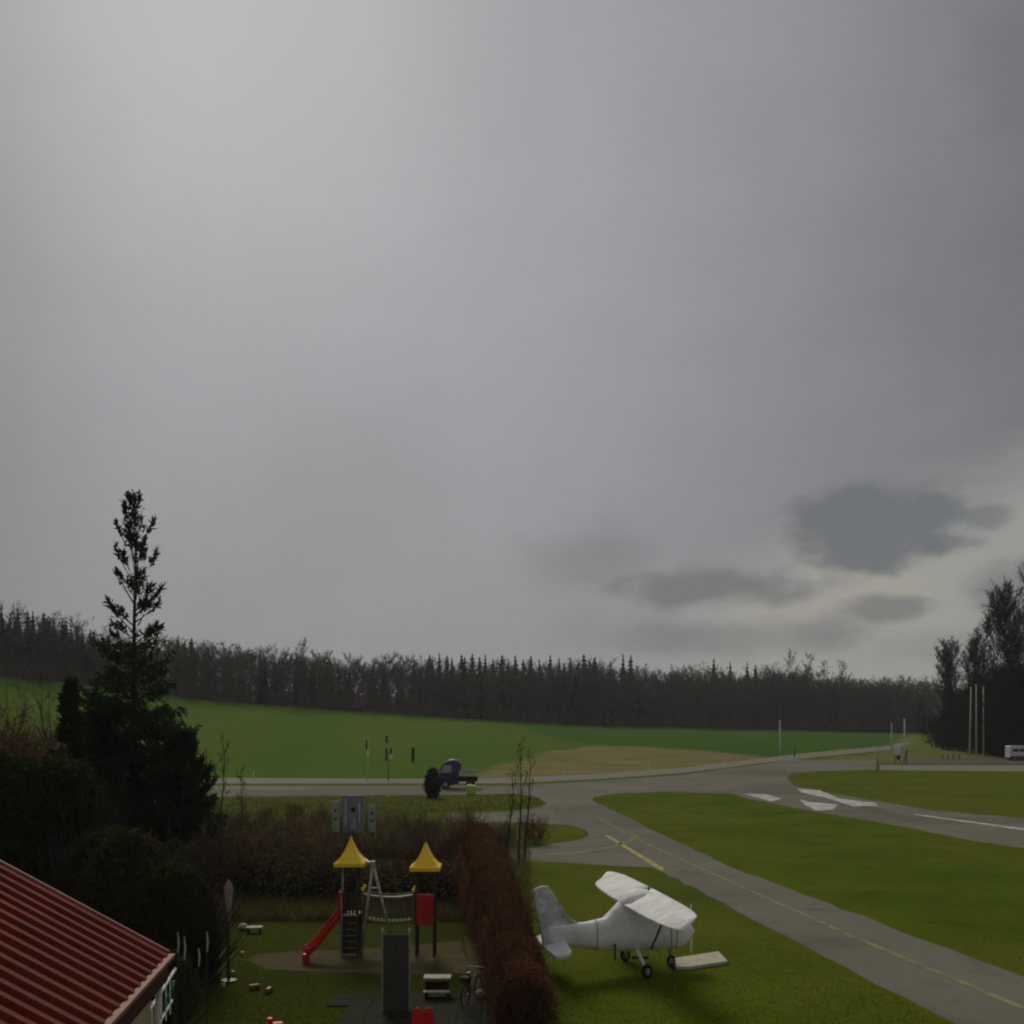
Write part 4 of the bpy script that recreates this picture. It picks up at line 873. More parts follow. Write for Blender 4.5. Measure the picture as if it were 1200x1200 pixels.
# ------------------------------------------------------------------ playground
def LP(base): return lambda x, y, z: Vector((x, y, z)) - Vector(base)
def tower_roof(root, m, w=.5, h=.95, z0=2.85):
    prof_ = [(w, 0), (w * 1.02, .12), (w * .80, .20), (w * .52, .38), (w * .30, .60), (w * .12, .82), (.015, h)]
    rings = [[Vector((a_ * r, b2 * r, z0 + z)) for a_, b2 in ((-1, -1), (0, -1.0), (1, -1), (1, 0), (1, 1), (0, 1), (-1, 1), (-1, 0))] for r, z in prof_]
    return B().loft(rings).mk('roof', m, root, bevel=.01)
def tower(label, loc, rz=0):
    t_ = thing('play_tower', label, 'play tower', loc, rz)
    return t_
p1 = spot(411.5, 1117); t1 = tower('play tower with a yellow pointed roof at the top of the red slide', p1)
z_r = zof(1014, p1.y); z_a = zof(980, p1.y); tower_roof(t1, M['yellow_plastic'], .5, z_a - z_r, z_r)
for sx in (-1, 1):
    for sy in (-1, 1):
        B().tube([(sx * .27, sy * .32, 0), (sx * .27, sy * .32, 1.3), (sx * .22 , sy * .3, z_r + .05)], [.045, .045, .03], 8).mk('post', M['galv'] if sy < 0 and sx < 0 else M['brown_wood'], t1)
B().box((0, 0, 1.32), (.62, .72, .07)).mk('platform', M['metal_grey'], t1, bevel=.01)
for i in range(5): B().box((-.212 + i * .106, -.335, 1.72), (.096, .022, .72)).mk('plank', M['dark_wood'], t1, bevel=.004)
for i in range(6): B().box((0, -.345 + .002 * i, .16 + i * .2), (.50, .03, .18)).mk('board', M['dark_wood'], t1, bevel=.006)
for i in range(4): B().box((0, .33, .4 + i * .25), (.5, .03, .06)).mk('rung', M['brown_wood'], t1)
# slide
sp0 = spot(357, 1128)
slide = thing('slide', 'red plastic slide with a flared end running down left from the yellow roofed tower', 'slide', (sp0.x, sp0.y, 0))
top = Vector((p1.x - .32, p1.y, 1.38)) - Vector((sp0.x, sp0.y, 0)); pts = []
bx, by = 0.10, 0.0
prof_ = [(0, .30), (.22, .36), (.45, .58), (.75, 1.02), (.95, 1.25), (1.2, 1.36)]
L_ = top.length
path = [Vector((0, 0, .28)), Vector((.12, .03, .31)), Vector((.36, .2, .50)), Vector((.62, .5, .86)), Vector((.86, .9, 1.18)), Vector((top.x, top.y, 1.42))]
rings = []
for i, q in enumerate(path):
    d = (path[min(i + 1, 5)] - path[max(i - 1, 0)]); s = Vector((-d.y, d.x, 0)).normalized()
    s = Vector((.35, -1, 0)).normalized() if i > 0 else s; w_ = .26; h_ = .22
    if i == 0: s = Vector((.35, -1, 0)).normalized()
    rings.append([q + s * w_ + Vector((0, 0, h_)), q + s * w_ * .88 + Vector((0, 0, h_)), q + s * w_ * .8 + Vector((0, 0, .02)), q - s * w_ * .8 + Vector((0, 0, .02)), q - s * w_ * .88 + Vector((0, 0, h_)), q - s * w_ + Vector((0, 0, h_)), q - s * w_ * .95 - Vector((0, 0, .04)), q + s * w_ * .95 - Vector((0, 0, .04))])
B().loft(rings).mk('chute', M['red_plastic'], slide, bevel=.01)
B().box((.05, -.02, .16), (.16, .42, .30)).mk('foot', M['red_plastic'], slide, bevel=.02)
B().box((top.x - .02, top.y - .22, 1.78), (.10, .06, .62)).mk('side_shield', M['red_plastic'], slide, bevel=.02)
B().box((top.x - .02, top.y + .22, 1.78), (.10, .06, .62)).mk('side_shield', M['red_plastic'], slide, bevel=.02)
# second tower
p2 = spot(499, 1119); t2 = tower('play tower with a yellow pointed roof above a red panel on the right', p2)
z_r = zof(1019, p2.y); z_a = zof(987, p2.y); tower_roof(t2, M['yellow_plastic'], .49, z_a - z_r, z_r)
for sx in (-1, 1):
    for sy in (-1, 1): B().tube([(sx * .29, sy * .3, 0), (sx * .29, sy * .3, z_r + .05)], .042, 8).mk('post', M['brown_wood'], t2)
B().box((0, 0, 1.12), (.66, .68, .07)).mk('platform', M['brown_wood'], t2, bevel=.01)
pn = B().box((0, -.33, 1.62), (.56, .04, .88)).mk('panel', M['red_plastic'], t2, bevel=.02)
for i in range(4): B().box((-.18 + i * .12, -.362, 1.62), (.03, .02, .66)).mk('rib', M['red_plastic'], pn, bevel=.006)
B().box((0, -.335, 1.10), (.54, .03, .10)).mk('lower_rail', M['red_plastic'], t2, bevel=.01)
for i in range(5): B().box((-.22 + i * .11, .32, 1.6), (.095, .02, .8)).mk('plank', M['brown_wood'], t2, bevel=.004)
# bridge between the towers
br0 = Vector((p1.x + .42, p1.y - .0, 0)); br1 = Vector((p2.x - .38, p2.y, 0)); bc = (br0 + br1) / 2
bridge = thing('rope_bridge', 'sagging barred bridge hung between the two yellow roofed towers', 'bridge', bc)
def sag(u, z): return z - .10 * (1 - (2 * u - 1) ** 2)
def bp_(u, y, z): q = br0.lerp(br1, u) - bc; return Vector((q.x, q.y + y, z))
for s, y in enumerate((-.26, .26)):
    B().tube([bp_(i / 8, y, sag(i / 8, 2.02) + .0) for i in range(9)], .045, 8).mk('handrail', M['galv'] if s == 0 else M['olive_wood'], bridge)
    B().tube([bp_(i / 8, y, sag(i / 8, 1.18) - .02) for i in range(9)], .03, 6).mk('foot_rope', M['olive_wood'], bridge)
    for i in range(13):
        u = (i + .5) / 13; B().tube([bp_(u, y, sag(u, 1.16)), bp_(u, y, sag(u, 2.0))], .016, 5).mk('bar', M['olive_wood'], bridge)
for i in range(13):
    u = (i + .5) / 13; B().box(bp_(u, 0, sag(u, 1.2)), (.105, .56, .035)).mk('tread', M['olive_wood'], bridge, bevel=.005)
for u, x in ((0, 0), (1, 0)):
    for y in (-.26, .26): B().tube([bp_(u, y, 1.05), bp_(u, y, 2.12)], .05, 8).mk('end_post', M['olive_wood'], bridge); B().lathe([(.05, 2.12), (.065, 2.16), (.05, 2.22), (.01, 2.24)], bp_(u, y, 0), 8).mk('end_cap', M['yellow_plastic'], bridge)
# swing frame
sw = thing('swing_frame', 'grey metal swing frame with splayed legs between the tower and the barred bridge', 'swing', (-4.56, 34.95, 0))
sv_ = lambda x, y, z: Vector((x + 4.56, y - 34.95, z))
for x, y in ((-4.95, 34.9), (-3.80, 35.0)): B().tube([sv_(x, y, 0), sv_(-4.56, 34.95, 3.05)], .05, 8).mk('leg', M['galv'], sw, smooth=True)
B().tube([sv_(-4.56, 34.95, 3.05), sv_(-4.84, 35.3, 3.07)], .05, 8).mk('top_beam', M['galv'], sw)
B().box(sv_(-4.56, 34.95, 3.03), (.16, .14, .22)).mk('joint', M['galv'], sw, bevel=.02)
B().tube([sv_(-4.66, 34.93, 2.25), sv_(-4.36, 34.96, 2.25)], .03, 8).mk('cross_bar', M['galv'], sw)
# dark upright board between two posts
p = spot(464, 1187); bd = thing('climbing_board', 'tall dark grey upright board between two light capped posts', 'climbing board', p)
for s in (-1, 1):
    po = B().tube([(s * .36, 0, 0), (s * .36, 0, 2.17)], .022, 8).mk('post', M['galv'], bd); B().lathe([(.03, 2.15), (.038, 2.19), (.03, 2.25), (.006, 2.27)], (s * .36, 0, 0), 10).mk('cap', M['pale_wood'], po)
for i in range(5): B().box((-.272 + i * .136, 0, 1.05), (.130, .03, 2.08)).mk('board', M['rubber_grey'], bd, bevel=.004)
for z in (.25, 1.05, 1.9): B().box((0, .035, z), (.70, .03, .07)).mk('crossbar', M['rubber_grey'], bd)
# bench table
p = spot(512, 1169); pt = thing('picnic_table', 'small pale wooden table with a lower bench board near the dark terrace', 'table', (p.x, p.y + .1, 0))
for i in range(3): B().box((0, -.04 + i * .15, .53), (.77, .14, .04)).mk('table_board', M['pale_wood'], pt, bevel=.006)
B().box((.01, -.38, .24), (.74, .20, .04)).mk('bench_board', M['pale_wood'], pt, bevel=.006)
for s in (-1, 1): B().box((s * .3, -.05, .255), (.05, .42, .50)).mk('leg', M['dark_wood'], pt, bevel=.006); B().box((s * .3, -.32, .12), (.05, .14, .20)).mk('leg', M['dark_wood'], pt)
B().box((0, .02, .3), (.6, .03, .22)).mk('brace', M['dark_wood'], pt)
# two small red chairs at the bottom edge
for i, (px, lab) in enumerate(((487.5, 'left one of two small red chairs at the bottom edge'), (503, 'right one of two small red chairs at the bottom edge'))):
    q = spot(px, 1222, 0); ch = thing('red_chair', lab, 'chair', (q.x, q.y, .04), (-.15, .2)[i])
    B().box((0, 0, .34), (.30, .30, .03)).mk('seat', M['red_plastic'], ch, bevel=.01)
    B().loft([[Vector((x * w_, .15 + y, z)) for x, y in ((-.14, 0), (.14, 0), (.14, .03), (-.14, .03))] for w_, z in ((1, .36), (1.05, .55), (.8, .68), (.35, .76))]).mk('backrest', M['red_plastic'], ch, bevel=.008)
    for sx in (-1, 1):
        for sy in (-1, 1): B().tube([(sx * .14, sy * .14, 0), (sx * .12, sy * .12, .33)], .014, 6).mk('leg', M['red_plastic'], ch)
# bicycle-like dark play vehicle and its neighbours
p = spot(553, 1176); bk = thing('bicycle', 'dark bicycle with pale parts parked on the garden path', 'bicycle', p, R(72))
def wl(x, r=.33):
    o = B().loft([[Vector((x + (r + a_) * math.cos(6.283 * k / 20), b2, r + (r + a_) * math.sin(6.283 * k / 20))) for k in range(20)] for a_, b2 in ((-.05, 0), (-.02, .022), (0, 0), (-.02, -.022), (-.05, 0))], cap=False).mk('wheel', M['tyre'], bk)
    for k in range(8): B().tube([(x, 0, r), (x + r * .9 * math.cos(.785 * k), 0, r + r * .9 * math.sin(.785 * k))], .004, 4).mk('spoke', M['metal_grey'], o)
wl(-.52); wl(.52)
B().tube([(-.52, 0, .33), (-.12, 0, .33), (.40, 0, .72), (-.2, 0, .72), (-.12, 0, .33)], .022, 6).mk('frame', M['dark_metal'], bk)
B().tube([(-.52, 0, .33), (-.2, 0, .72), (-.22, 0, .86)], .018, 6).mk('rear_stay', M['dark_metal'], bk)
B().tube([(.52, 0, .33), (.38, 0, .9)], .02, 6).mk('fork', M['pole_pale'], bk); B().tube([(.30, -.26, .95), (.38, 0, .92), (.30, .26, .95)], .018, 6).mk('handlebar', M['metal_grey'], bk)
B().loft([[Vector((-.22 + a_ * s, b2 * s, z)) for a_, b2 in ((-.14, -.08), (.14, -.02), (.14, .02), (-.14, .08))] for s, z in ((.9, .86), (1, .89), (.9, .92))]).mk('saddle', M['black'], bk, bevel=.01)
B().box((-.5, 0, .78), (.3, .22, .16)).mk('carrier_box', M['dark_wood'], bk, bevel=.01)
p = spot(563, 1170); tag(B().lathe([(.10, 0), (.14, .05), (.15, .16), (.11, .22), (.02, .24)], (0, 0, 0), 12).mk('garden_stone', M['pale_panel'], loc=p, smooth=True), 'small pale stone beside the dark bicycle', 'stone')
p = spot(583, 1192); ob = thing('garden_paddle', 'narrow white upright board leaning at the foot of the red brown hedge', 'board', p)
B().loft([[Vector((a_ * w_ + x, b2 * .02, z)) for a_, b2 in ((-1, -1), (1, -1), (1, 1), (-1, 1))] for w_, z, x in ((.04, 0, -.02), (.085, .15, -.01), (.09, .33, 0), (.06, .5, .02), (.02, .66, .04))]).mk('blade', M['white_metal'], ob, bevel=.008)
B().tube([(.04, .02, .6), (.05, .02, .72)], .012, 6).mk('grip', M['dark_metal'], ob)
# curb along the path
tag(mk('path_kerb', *(lambda P: ([*(Vector((v.x, v.y, 0)) for v in P), *(Vector((v.x, v.y, .1)) for v in P)], [(i, i + 1, 7 + i, 6 + i) for i in range(0)] ))([spot(x, y) for x, y in ((562, 1094), (566, 1094), (582, 1138), (594, 1198), (590, 1198), (578, 1138))])) if False else
    (lambda P: mk('path_kerb', [*(Vector((v.x, v.y, 0)) for v in P), *(Vector((v.x, v.y, .12)) for v in P)], [(11, 10, 7, 6), (10, 9, 8, 7), (0, 1, 7, 6), (1, 2, 8, 7), (2, 3, 9, 8), (3, 4, 10, 9), (4, 5, 11, 10), (5, 0, 6, 11)], M['sand']))([spot(x, y) for x, y in ((563, 1094), (580, 1138), (591, 1198), (595, 1198), (583.5, 1138), (566, 1094))]), kind='structure')
# orange toys and red thing on the lawn, white things behind
for i, (px, py, lab, m_) in enumerate(((298, 1160, 'orange toy left of a pair lying on the dark lawn', 'orange'), (315, 1164, 'orange toy right of a pair lying on the dark lawn', 'orange'))):
    p = spot(px, py); t_ = thing('toy_car', lab, 'toy', p, .5 + i)
    B().loft([[Vector((x, y * w_, z)) for x, y in ((-.14, -.06), (.14, -.06), (.14, .06), (-.14, .06))] for w_, z in ((1, .05), (1, .11), (.7, .16))]).mk('body', M[m_], t_, bevel=.01)
    for sx in (-.09, .09):
        for sy in (-.07, .07): B().tube([(sx, sy - .01, .04), (sx, sy + .01, .04)], .04, 10).mk('wheel', M['tyre'], t_)
p = spot(322, 1213); t_ = thing('toy_tractor', 'red toy cut by the bottom edge on the dark lawn', 'toy', p, .3)
B().box((.0, 0, .24), (.42, .2, .14)).mk('body', M['red_plastic'], t_, bevel=.03); B().box((-.12, 0, .36), (.14, .18, .16)).mk('seat', M['red_plastic'], t_, bevel=.03)
for sx, r in ((-.14, .13), (.15, .09)):
    for sy in (-.14, .14): B().tube([(sx, sy - .025, r), (sx, sy + .025, r)], r, 12).mk('wheel', M['tyre'], t_)
p = spot(285, 1090); tag(B().lathe([(.10, 0), (.17, .06), (.18, .14), (.12, .22), (.02, .26)], (0, 0, 0), 12).mk('round_stone', M['pale_panel'], loc=p, smooth=True), 'small pale round stone left of the low bench on the back of the lawn', 'stone')
p = spot(298, 1093); t_ = thing('low_bench', 'low pale plank bench on the back of the dark lawn', 'bench', p, .12)
for y in (-.1, .1): B().box((0, y, .20), (.58, .18, .05)).mk('plank', M['pale_panel'], t_, bevel=.01)
for s in (-1, 1): B().box((s * .2, 0, .09), (.06, .3, .17)).mk('leg', M['dark_wood'], t_)
# closed parasol
p = spot(268, 1150); t_ = thing('parasol', 'closed pale pink parasol on a dark pole between the bushes and lawn', 'parasol', p)
B().tube([(0, 0, 0), (0, 0, 2.95)], .025, 8).mk('pole', M['dark_metal'], t_)
V = []; n_ = 16; rings = []
for f, r in ((-.10, .01), (.03, .07), (.2, .10), (.45, .08), (.8, .045), (1.15, .02)):
    rings.append([Vector((math.cos(6.283 * k / n_) * r * (1 + .4 * (k % 2)), math.sin(6.283 * k / n_) * r * (1 + .4 * (k % 2)), 2.93 - f * 1.0)) for k in range(n_)])
B().loft(rings).mk('canopy', M['pink'], t_)
B().lathe([(.24, 0), (.24, .05), (.06, .09), (.03, .3)], (0, 0, 0), 14).mk('base', M['dark_metal'], t_)
p = spot(263, 1152); t_ = thing('parasol_cover', 'loose pale strip of cloth hanging beside the closed parasol', 'cloth', (p.x, p.y + .3, 0))
B().tube([(0, 0, 0), (0, 0, 2.8)], .015, 6).mk('stake', M['dark_metal'], t_); B().loft([[Vector((x * w_, y * .03, z)) for x, y in ((-1, -1), (1, -1), (1, 1), (-1, 1))] for w_, z in ((.02, 2.05), (.05, 2.4), (.07, 2.75), (.05, 2.85))]).mk('strip', M['pink'], t_)
for i, (px, py) in enumerate(((273, 1143), (262, 1158), (284, 1120))):
    p = spot(px, py); tag(B().lathe([(.03, 0), (.045, .03), (.055, .10), (.06, .13), (.01, .12)], (0, 0, 0), 9).mk('garden_pot', M['pale_panel'], loc=p, smooth=True), 'little pale garden pot at the foot of the bushes by the closed parasol', 'pot', 'little pots by the parasol')
# three pale panels behind the shrubs
for i, (x0, x1, y0, y1, m_, lab) in enumerate(((389.5, 397, 939, 977, 'pale_panel', 'narrow pale panel with two dark holes left of the wide blue grey one'), (402, 426, 932, 978, 'grey_panel', 'wide blue grey panel with a dark opening between two narrow pale ones'),
                                       (432, 439.5, 943, 977, 'pale_panel', 'narrow pale panel with dark holes right of the wide blue grey one'))):
    Y = 51.6; xa, xb = (x0 - 600) / F * Y, (x1 - 600) / F * Y; zt, zb = zof(y0, Y), zof(y1 - 2, Y); w_ = xb - xa
    t_ = thing('display_panel', lab, 'panel', ((xa + xb) / 2, Y, 0)); pb = B().box((0, 0, (zt + zb) / 2), (w_, .08, zt - zb)).mk('board', M[m_], t_, bevel=.015)
    for s in ((-1, 1)): B().tube([(s * (w_ / 2 + .02), 0, 0), (s * (w_ / 2 + .02), 0, zt + .03)], .025, 6).mk('post', M['galv'], t_)
    hl = [(0, .70), (0, .42)] if i != 1 else [(0, .62)]
    for (hx, hf) in hl:
        zz = zb + (zt - zb) * hf; r = .065 if i != 1 else .12
        B().tube([(hx, -.046, zz), (hx, -.04, zz)], r, 14).mk('opening', M['black'], pb)
    if i == 1:
        for s, hx in ((0, -.36), (1, .30)): B().box((hx, -.05, zb + (zt - zb) * (.5 if s == 0 else .55)), (.05, .02, (zt - zb) * (.85 if s == 0 else .5))).mk('trim_strip', M['white_metal'], pb, bevel=.004)
        B().box((0, -.05, zb + (zt - zb) * .25), (.26, .02, (zt - zb) * .35)).mk('lower_plate', M['pale_panel'], pb, bevel=.006)
# old pale fence stakes in the brush behind the roofs
fc = thing('old_fence', 'row of weathered pale stakes in the brush behind the yellow roofs', 'fence', (-6, 51, 0)); rr = random.Random(6)
st0 = B().box((0, 0, .95), (.085, .03, 1.9)).mk('stake', M['pale_panel'], fc); st0.location = (-3.3, 0, 0)
for i in range(1, 26):
    if rr.random() < .35: continue
    o = st0.copy(); C.objects.link(o); o.parent = fc; o.location = (-3.3 + i * .24, rr.uniform(-.05, .05), rr.uniform(-.35, .1)); o.rotation_euler = (0, rr.uniform(-.06, .06), 0)
for z in (1.0, 1.5): B().box((-.3, .04, z), (6.2, .03, .07)).mk('rail', M['olive_wood'], fc)

# ------------------------------------------------------------------ poles, truck, far objects
def pole(name, label, cat, px, ybase, ytop, r, m, dx=0, group=None):
    p = spot(px, ybase) if ybase > 905 or px > 800 else on_terrain(px, ybase)
    t_ = thing(name, label, cat, p, 0, group); H = zof(ytop, p.y) - p.z
    B().tube([(0, 0, 0), (dx, 0, H)], [r, r * .6], 8).mk('shaft', m, t_, smooth=True); B().lathe([(r * 1.2, 0), (r * 1.6, .06), (r * 1.2, .12)], (dx, 0, H - .03), 8).mk('finial', m, t_)
    return t_, H, p.y
t_, H, Y = pole('flagpole', 'thin pole with a dark limp flag beside the far road', 'flagpole', 431, 914, 866, .045, M['pole_pale'])
B().loft([[Vector((-.04 - x * w_, y * .04, z)) for x, y in ((0, -1), (1, -.4), (1, .4), (0, 1))] for w_, z in ((.16, H - .1), (.2, H - .8), (.14, H - 1.3))]).mk('flag', M['black'], t_)
B().lathe([(.05, H - 2.3), (.11, H - 2.1), (.12, H - 1.5), (.05, H - 1.3)], (0, 0, 0), 10).mk('lamp', M['pole_pale'], t_, smooth=True)
t_, H, Y = pole('signal_mast', 'grey mast with dark boxes and a pale lamp beside the far road', 'mast', 455, 914, 858, .10, M['metal_grey'])
for (x, z0, z1) in ((-.2, H - 1.3, H - .4), (-.24, H - 3.4, H - 1.9), (.32, H - 2.6, H - 1.9)): B().box((x, 0, (z0 + z1) / 2), (.2, .22, z1 - z0)).mk('box', M['black'], t_, bevel=.02)
B().lathe([(.05, 0), (.15, .1), (.16, .5), (.05, .6)], (.34, 0, H - 3.3), 10).mk('lamp', M['pole_pale'], t_, smooth=True)
p = on_terrain(484, 893)
t_ = thing('column_shrub', 'dark narrow column shaped shrub alone on the green field', 'shrub', p)
rng = np.random.default_rng(66); P = rng.normal(size=(900, 3)) * [.07, .07, .0]; P[:, 2] = rng.random(900) * 2.0 + .1; mknp('foliage', *ribbons(P, P + rng.normal(size=(900, 3)) * .10, np.full(900, .05), np.full(900, .02), rng), M['needles'], t_); B().tube([(0, 0, 0), (0, 0, 1.6)], .05, 6).mk('stem', M['bark'], t_)
t_, H, Y = pole('flagpole', 'single pale pole standing where the field meets the road junction', 'flagpole', 914, 886, 845, .17, M['pole_pale'])
t_, H, Y = pole('marker_post', 'short dark marker post right of the single pale pole', 'post', 931, 887, 875, .12, M['dark_wood'])
t_, H, Y = pole('marker_post', 'grey green post at the left end of the pale path', 'post', 1028, 903, 875, .13, M['galv'])
t_, H, Y = pole('lamp_post', 'shorter pale lamp post behind the road bend', 'lamp post', 1045, 878, 848, .17, M['pole_pale'])
t_, H, Y = pole('lamp_post', 'taller pale lamp post right of the black and white sign', 'lamp post', 1060, 893, 843, .14, M['pole_pale'])
for i, (px, yt, lab) in enumerate(((1137.5, 806, 'left pale flagpole of three before the near wood'), (1144, 803, 'middle pale flagpole of three before the near wood'), (1152.5, 805, 'right pale flagpole of three before the near wood'))):
    t_, H, Y = pole('flagpole', lab, 'flagpole', px - (1.5 if i == 0 else 0), 887, yt, .15, M['pole_pale'], dx=.3 if i == 0 else 0)
p = spot(1052, 895); t_ = thing('road_sign', 'black and white sign on a post beside the pale path', 'sign', p)
B().box((0, 0, 2.0), (.9, .08, 1.3)).mk('board', M['white_metal'], t_, bevel=.03); B().box((.1, -.01, .95), (.55, .10, .62)).mk('lower_board', M['black'], t_, bevel=.02)
for s in (-1, 1): B().tube([(s * .38, .06, 0), (s * .38, .06, 2.6)], .05, 6).mk('post', M['dark_metal'], t_)
p = spot(1062, 896); t_ = thing('barrier', 'open dark swing barrier leaning right of the black and white sign', 'barrier', p)
B().tube([(0, 0, 0), (0, 0, 2.2)], .08, 6).mk('post', M['dark_metal'], t_); B().tube([(-.5, 0, .2), (.3, 0, 2.4)], .05, 6).mk('arm', M['dark_metal'], t_)
for i, px in enumerate((1105, 1111, 1117, 1124)):
    p = spot(px, 890); tag(B().tube([(0, 0, 0), (.02, 0, .9)], .09, 6).mk('wooden_post', M['olive_wood'], loc=p), 'short wooden post on the grassy bank before the near wood', 'post', 'short posts on the grassy bank')
# white van at the right edge
p = spot(1196, 891); van = thing('van', 'white van with a dark window band parked at the right edge', 'van', (p.x, p.y, 0))
def bodyring(x, zt, zb=.45, w=.95): return [Vector((x, y * w, z)) for y, z in ((-1, zb), (1, zb), (1, (zt + zb) / 2), (.93, zt - .05), (.8, zt), (-.8, zt), (-.93, zt - .05), (-1, (zt + zb) / 2))]
B().loft([bodyring(-2.2, 2.3), bodyring(-2.1, 2.45), bodyring(1.2, 2.45), bodyring(1.75, 1.6), bodyring(2.4, 1.35), bodyring(2.5, .9)]).mk('body', M['white_metal'], van, smooth=False, bevel=.05)
for x0, x1 in ((-1.75, -.75), (-.6, .3), (.45, 1.2)): B().box(((x0 + x1) / 2, -.935, 1.72), (x1 - x0, .04, .48)).mk('window', M['dark_glass'], van, bevel=.01)
B().box((0, -.955, .62), (4.3, .03, .25)).mk('side_moulding', M['dark_metal'], van)
def vwheel(root, x, y, r, w=.2):
    o = B().tube([(x, y - w / 2, r), (x, y + w / 2, r)], r, 18).mk('wheel', M['tyre'], root); B().tube([(x, y - w / 2 - .012, r), (x, y - w / 2 + .01, r)], r * .55, 14).mk('rim', M['metal_grey'], o)
for x in (-1.4, 1.5):
    for y in (-.85, .85): vwheel(van, x, y, .34)
# low brown hedge behind the van and pale path edge stones
# truck
tk_ = thing('truck', 'dark blue truck with a pale flat bed stopped on the far road', 'truck', (-5.6, 112.5, 0)); s_ = .95
def tx(x): return x
def cabring(x, zt, zb, w=1.05): return [Vector((x, y * w, z)) for y, z in ((-1, zb), (1, zb), (1, (zt + zb) * .5), (.92, zt - .14), (.75, zt), (-.75, zt), (-.92, zt - .14), (-1, (zt + zb) * .5))]
cab = B().loft([cabring(-2.0, 1.35, .5), cabring(-1.9, 2.0, .45), cabring(-1.6, 2.65, .45), cabring(-1.1, 3.02, .45), cabring(-.5, 3.08, .45), cabring(-.05, 2.95, .5), cabring(.0, 2.6, .55)]).mk('cab', M['navy'], tk_, bevel=.03)
ws = B().loft([[Vector((x, y * .86, z)) for y, z in ((-1, z0), (1, z0), (1, z0 + .02), (-1, z0 + .02))] for x, z0 in ((-2.0, 1.6), (-1.93, 2.02), (-1.63, 2.66))]).mk('windscreen', M['glass'], cab)
V = [(-1.9, -1.055, 1.7), (-.75, -1.055, 1.7), (-.75, -1.0, 2.5), (-1.5, -1.0, 2.5)]; mk('side_window', V, [(0, 1, 2, 3)], M['glass'], cab)
B().box((-1.98, 0, .75), (.1, 2.0, .3)).mk('bumper', M['metal_grey'], tk_, bevel=.03)
for y in (-.75, .75): B().tube([(-2.03, y, 1.05), (-1.96, y, 1.05)], .13, 12).mk('headlight', M['white_metal'], tk_)
B().tube([(-1.7, -1.05, 2.2), (-1.75, -1.3, 2.2)], .03, 6).mk('mirror', M['black'], tk_)
B().box((1.05, 0, 1.55), (1.95, 2.2, .14)).mk('bed', M['white_metal'], tk_, bevel=.02)
for y in (-1.1, 1.1): B().box((1.05, y, 1.78), (1.95, .05, .34)).mk('side_board', M['pale_panel'], tk_, bevel=.01)
B().box((.9, 0, 1.0), (2.1, 1.2, .5)).mk('chassis', M['black'], tk_, bevel=.03)
B().box((.15, 0, 2.3), (.1, 1.8, .9)).mk('head_board', M['black'], tk_); B().tube([(1.4, .5, 1.6), (1.6, .5, 3.0)], .06, 6).mk('crane_arm', M['galv'], tk_)
for x in (-1.35, 1.2):
    for y in (-.95, .95): vwheel(tk_, x, y, .46, .28)
p = spot(552, 931); t_ = thing('storage_bin', 'bright yellow green bin beside the back wheel of the truck', 'bin', p)
B().loft([[Vector((x * w_, y * w_ * .8, z)) for x, y in ((-1, -1), (1, -1), (1, 1), (-1, 1))] for w_, z in ((.40, 0), (.46, .3), (.5, .72))]).mk('body', M['hivis'], t_, bevel=.05)
B().loft([[Vector((x * w_, y * w_ * .8, z)) for x, y in ((-1, -1), (1, -1), (1, 1), (-1, 1))] for w_, z in ((.53, .73), (.53, .80), (.4, .92))]).mk('lid', M['hivis'], t_, bevel=.03)
# dark conical shrub in front of the truck
p = spot(507, 935); t_ = thing('conical_shrub', 'dark rounded shrub hiding the front of the blue truck', 'shrub', p)
rng = np.random.default_rng(67); n_ = 5000; a_ = rng.random(n_) * 6.283; zz = rng.random(n_) ** .8 * 2.6; rad = (.75 * np.sin(np.pi * np.clip(zz / 2.8 * .8 + .15, 0, 1))) * rng.random(n_) ** .4
P = np.stack([np.cos(a_) * rad, np.sin(a_) * rad, zz], 1); mknp('foliage', *ribbons(P, P + rng.normal(size=(n_, 3)) * .16, np.full(n_, .035), np.full(n_, .012), rng), M['bark'], t_); B().tube([(0, 0, 0), (0, 0, 1.6)], .06, 6).mk('stem', M['bark'], t_)
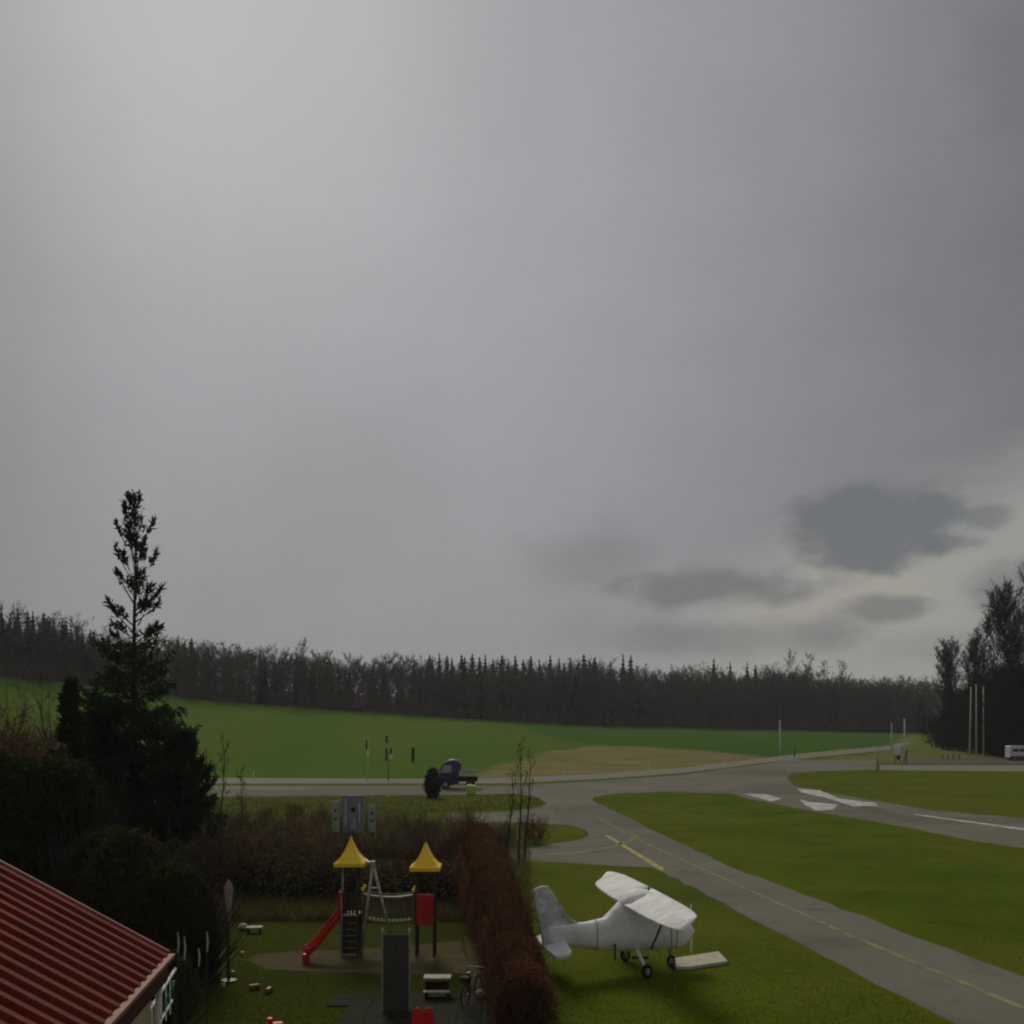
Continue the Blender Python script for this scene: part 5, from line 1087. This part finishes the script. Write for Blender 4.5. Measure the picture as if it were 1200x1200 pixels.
# small signal on the distant field edge and delineator posts of the far road
for px in (297, 660, 760, 850):
    y_ = {297: 912, 660: 908, 760: 902, 850: 893}[px]; p = spot(px, y_ + .5)
    t_ = tag(B().loft([[Vector((x * .07, y * .06, z)) for x, y in ((-1, -1), (1, -1), (1, 1), (-1, 1))] for z in (0, .55, .95)]).mk('delineator_post', M['white_metal'], loc=p), 'short white delineator post on the field side of the far road', 'post', 'delineator posts of the far road')
p = on_terrain(454, 830); t_ = thing('field_marker', 'tiny pale marker mast at the foot of the far wood', 'mast', p); B().tube([(0, 0, 0), (0, 0, 3.2)], .10, 6).mk('shaft', M['white_metal'], t_); B().box((0, 0, 3.1), (.7, .1, .5)).mk('plate', M['white_metal'], t_)
# parked cars glimpsed under the spruce
for i, (px, py, lab) in enumerate(((205, 966, 'pale parked car half hidden under the tall spruce'), (163, 958, 'pale car glimpsed through the left side of the spruce'))):
    p = spot(px, py); t_ = thing('parked_car', lab, 'car', p, 0)
    def cr_(x, zt, zb, w=.82): return [Vector((x, y * w, z)) for y, z in ((-1, zb), (1, zb), (1, (zb + zt) * .5), (.85, zt), (-.85, zt), (-1, (zb + zt) * .5))]
    bd_ = B().loft([cr_(-1.65, .65, .35), cr_(-1.6, .85, .3), cr_(-.9, .95, .3), cr_(1.1, .98, .3), cr_(1.6, .85, .3), cr_(1.66, .6, .35)]).mk('body', M['white_metal'], t_, bevel=.04)
    B().loft([cr_(-.95, .96, .9, .78), cr_(-.45, 1.40, .9, .70), cr_(.7, 1.42, .9, .70), cr_(1.25, .98, .9, .78)]).mk('cabin', M['dark_glass'], t_, bevel=.03)
    for x in (-1.05, 1.05):
        for y in (-.75, .75): vwheel(t_, x, y, .3, .18)

# ------------------------------------------------------------------ thin damp air
hz = B().box((0, 700, 29), (3600, 1500, 64)); hm = bpy.data.materials.new('haze_air'); hm.use_nodes = True; hn = hm.node_tree; hn.nodes.clear()
pv = hn.nodes.new('ShaderNodeVolumePrincipled'); pv.inputs['Color'].default_value = (.96, .975, .99, 1); pv.inputs['Density'].default_value = .00016; pv.inputs['Anisotropy'].default_value = .2
ho = hn.nodes.new('ShaderNodeOutputMaterial'); hn.links.new(pv.outputs[0], ho.inputs['Volume'])
tag(hz.mk('haze', hm), 'thin damp grey air over the whole airfield', 'haze', kind='stuff')
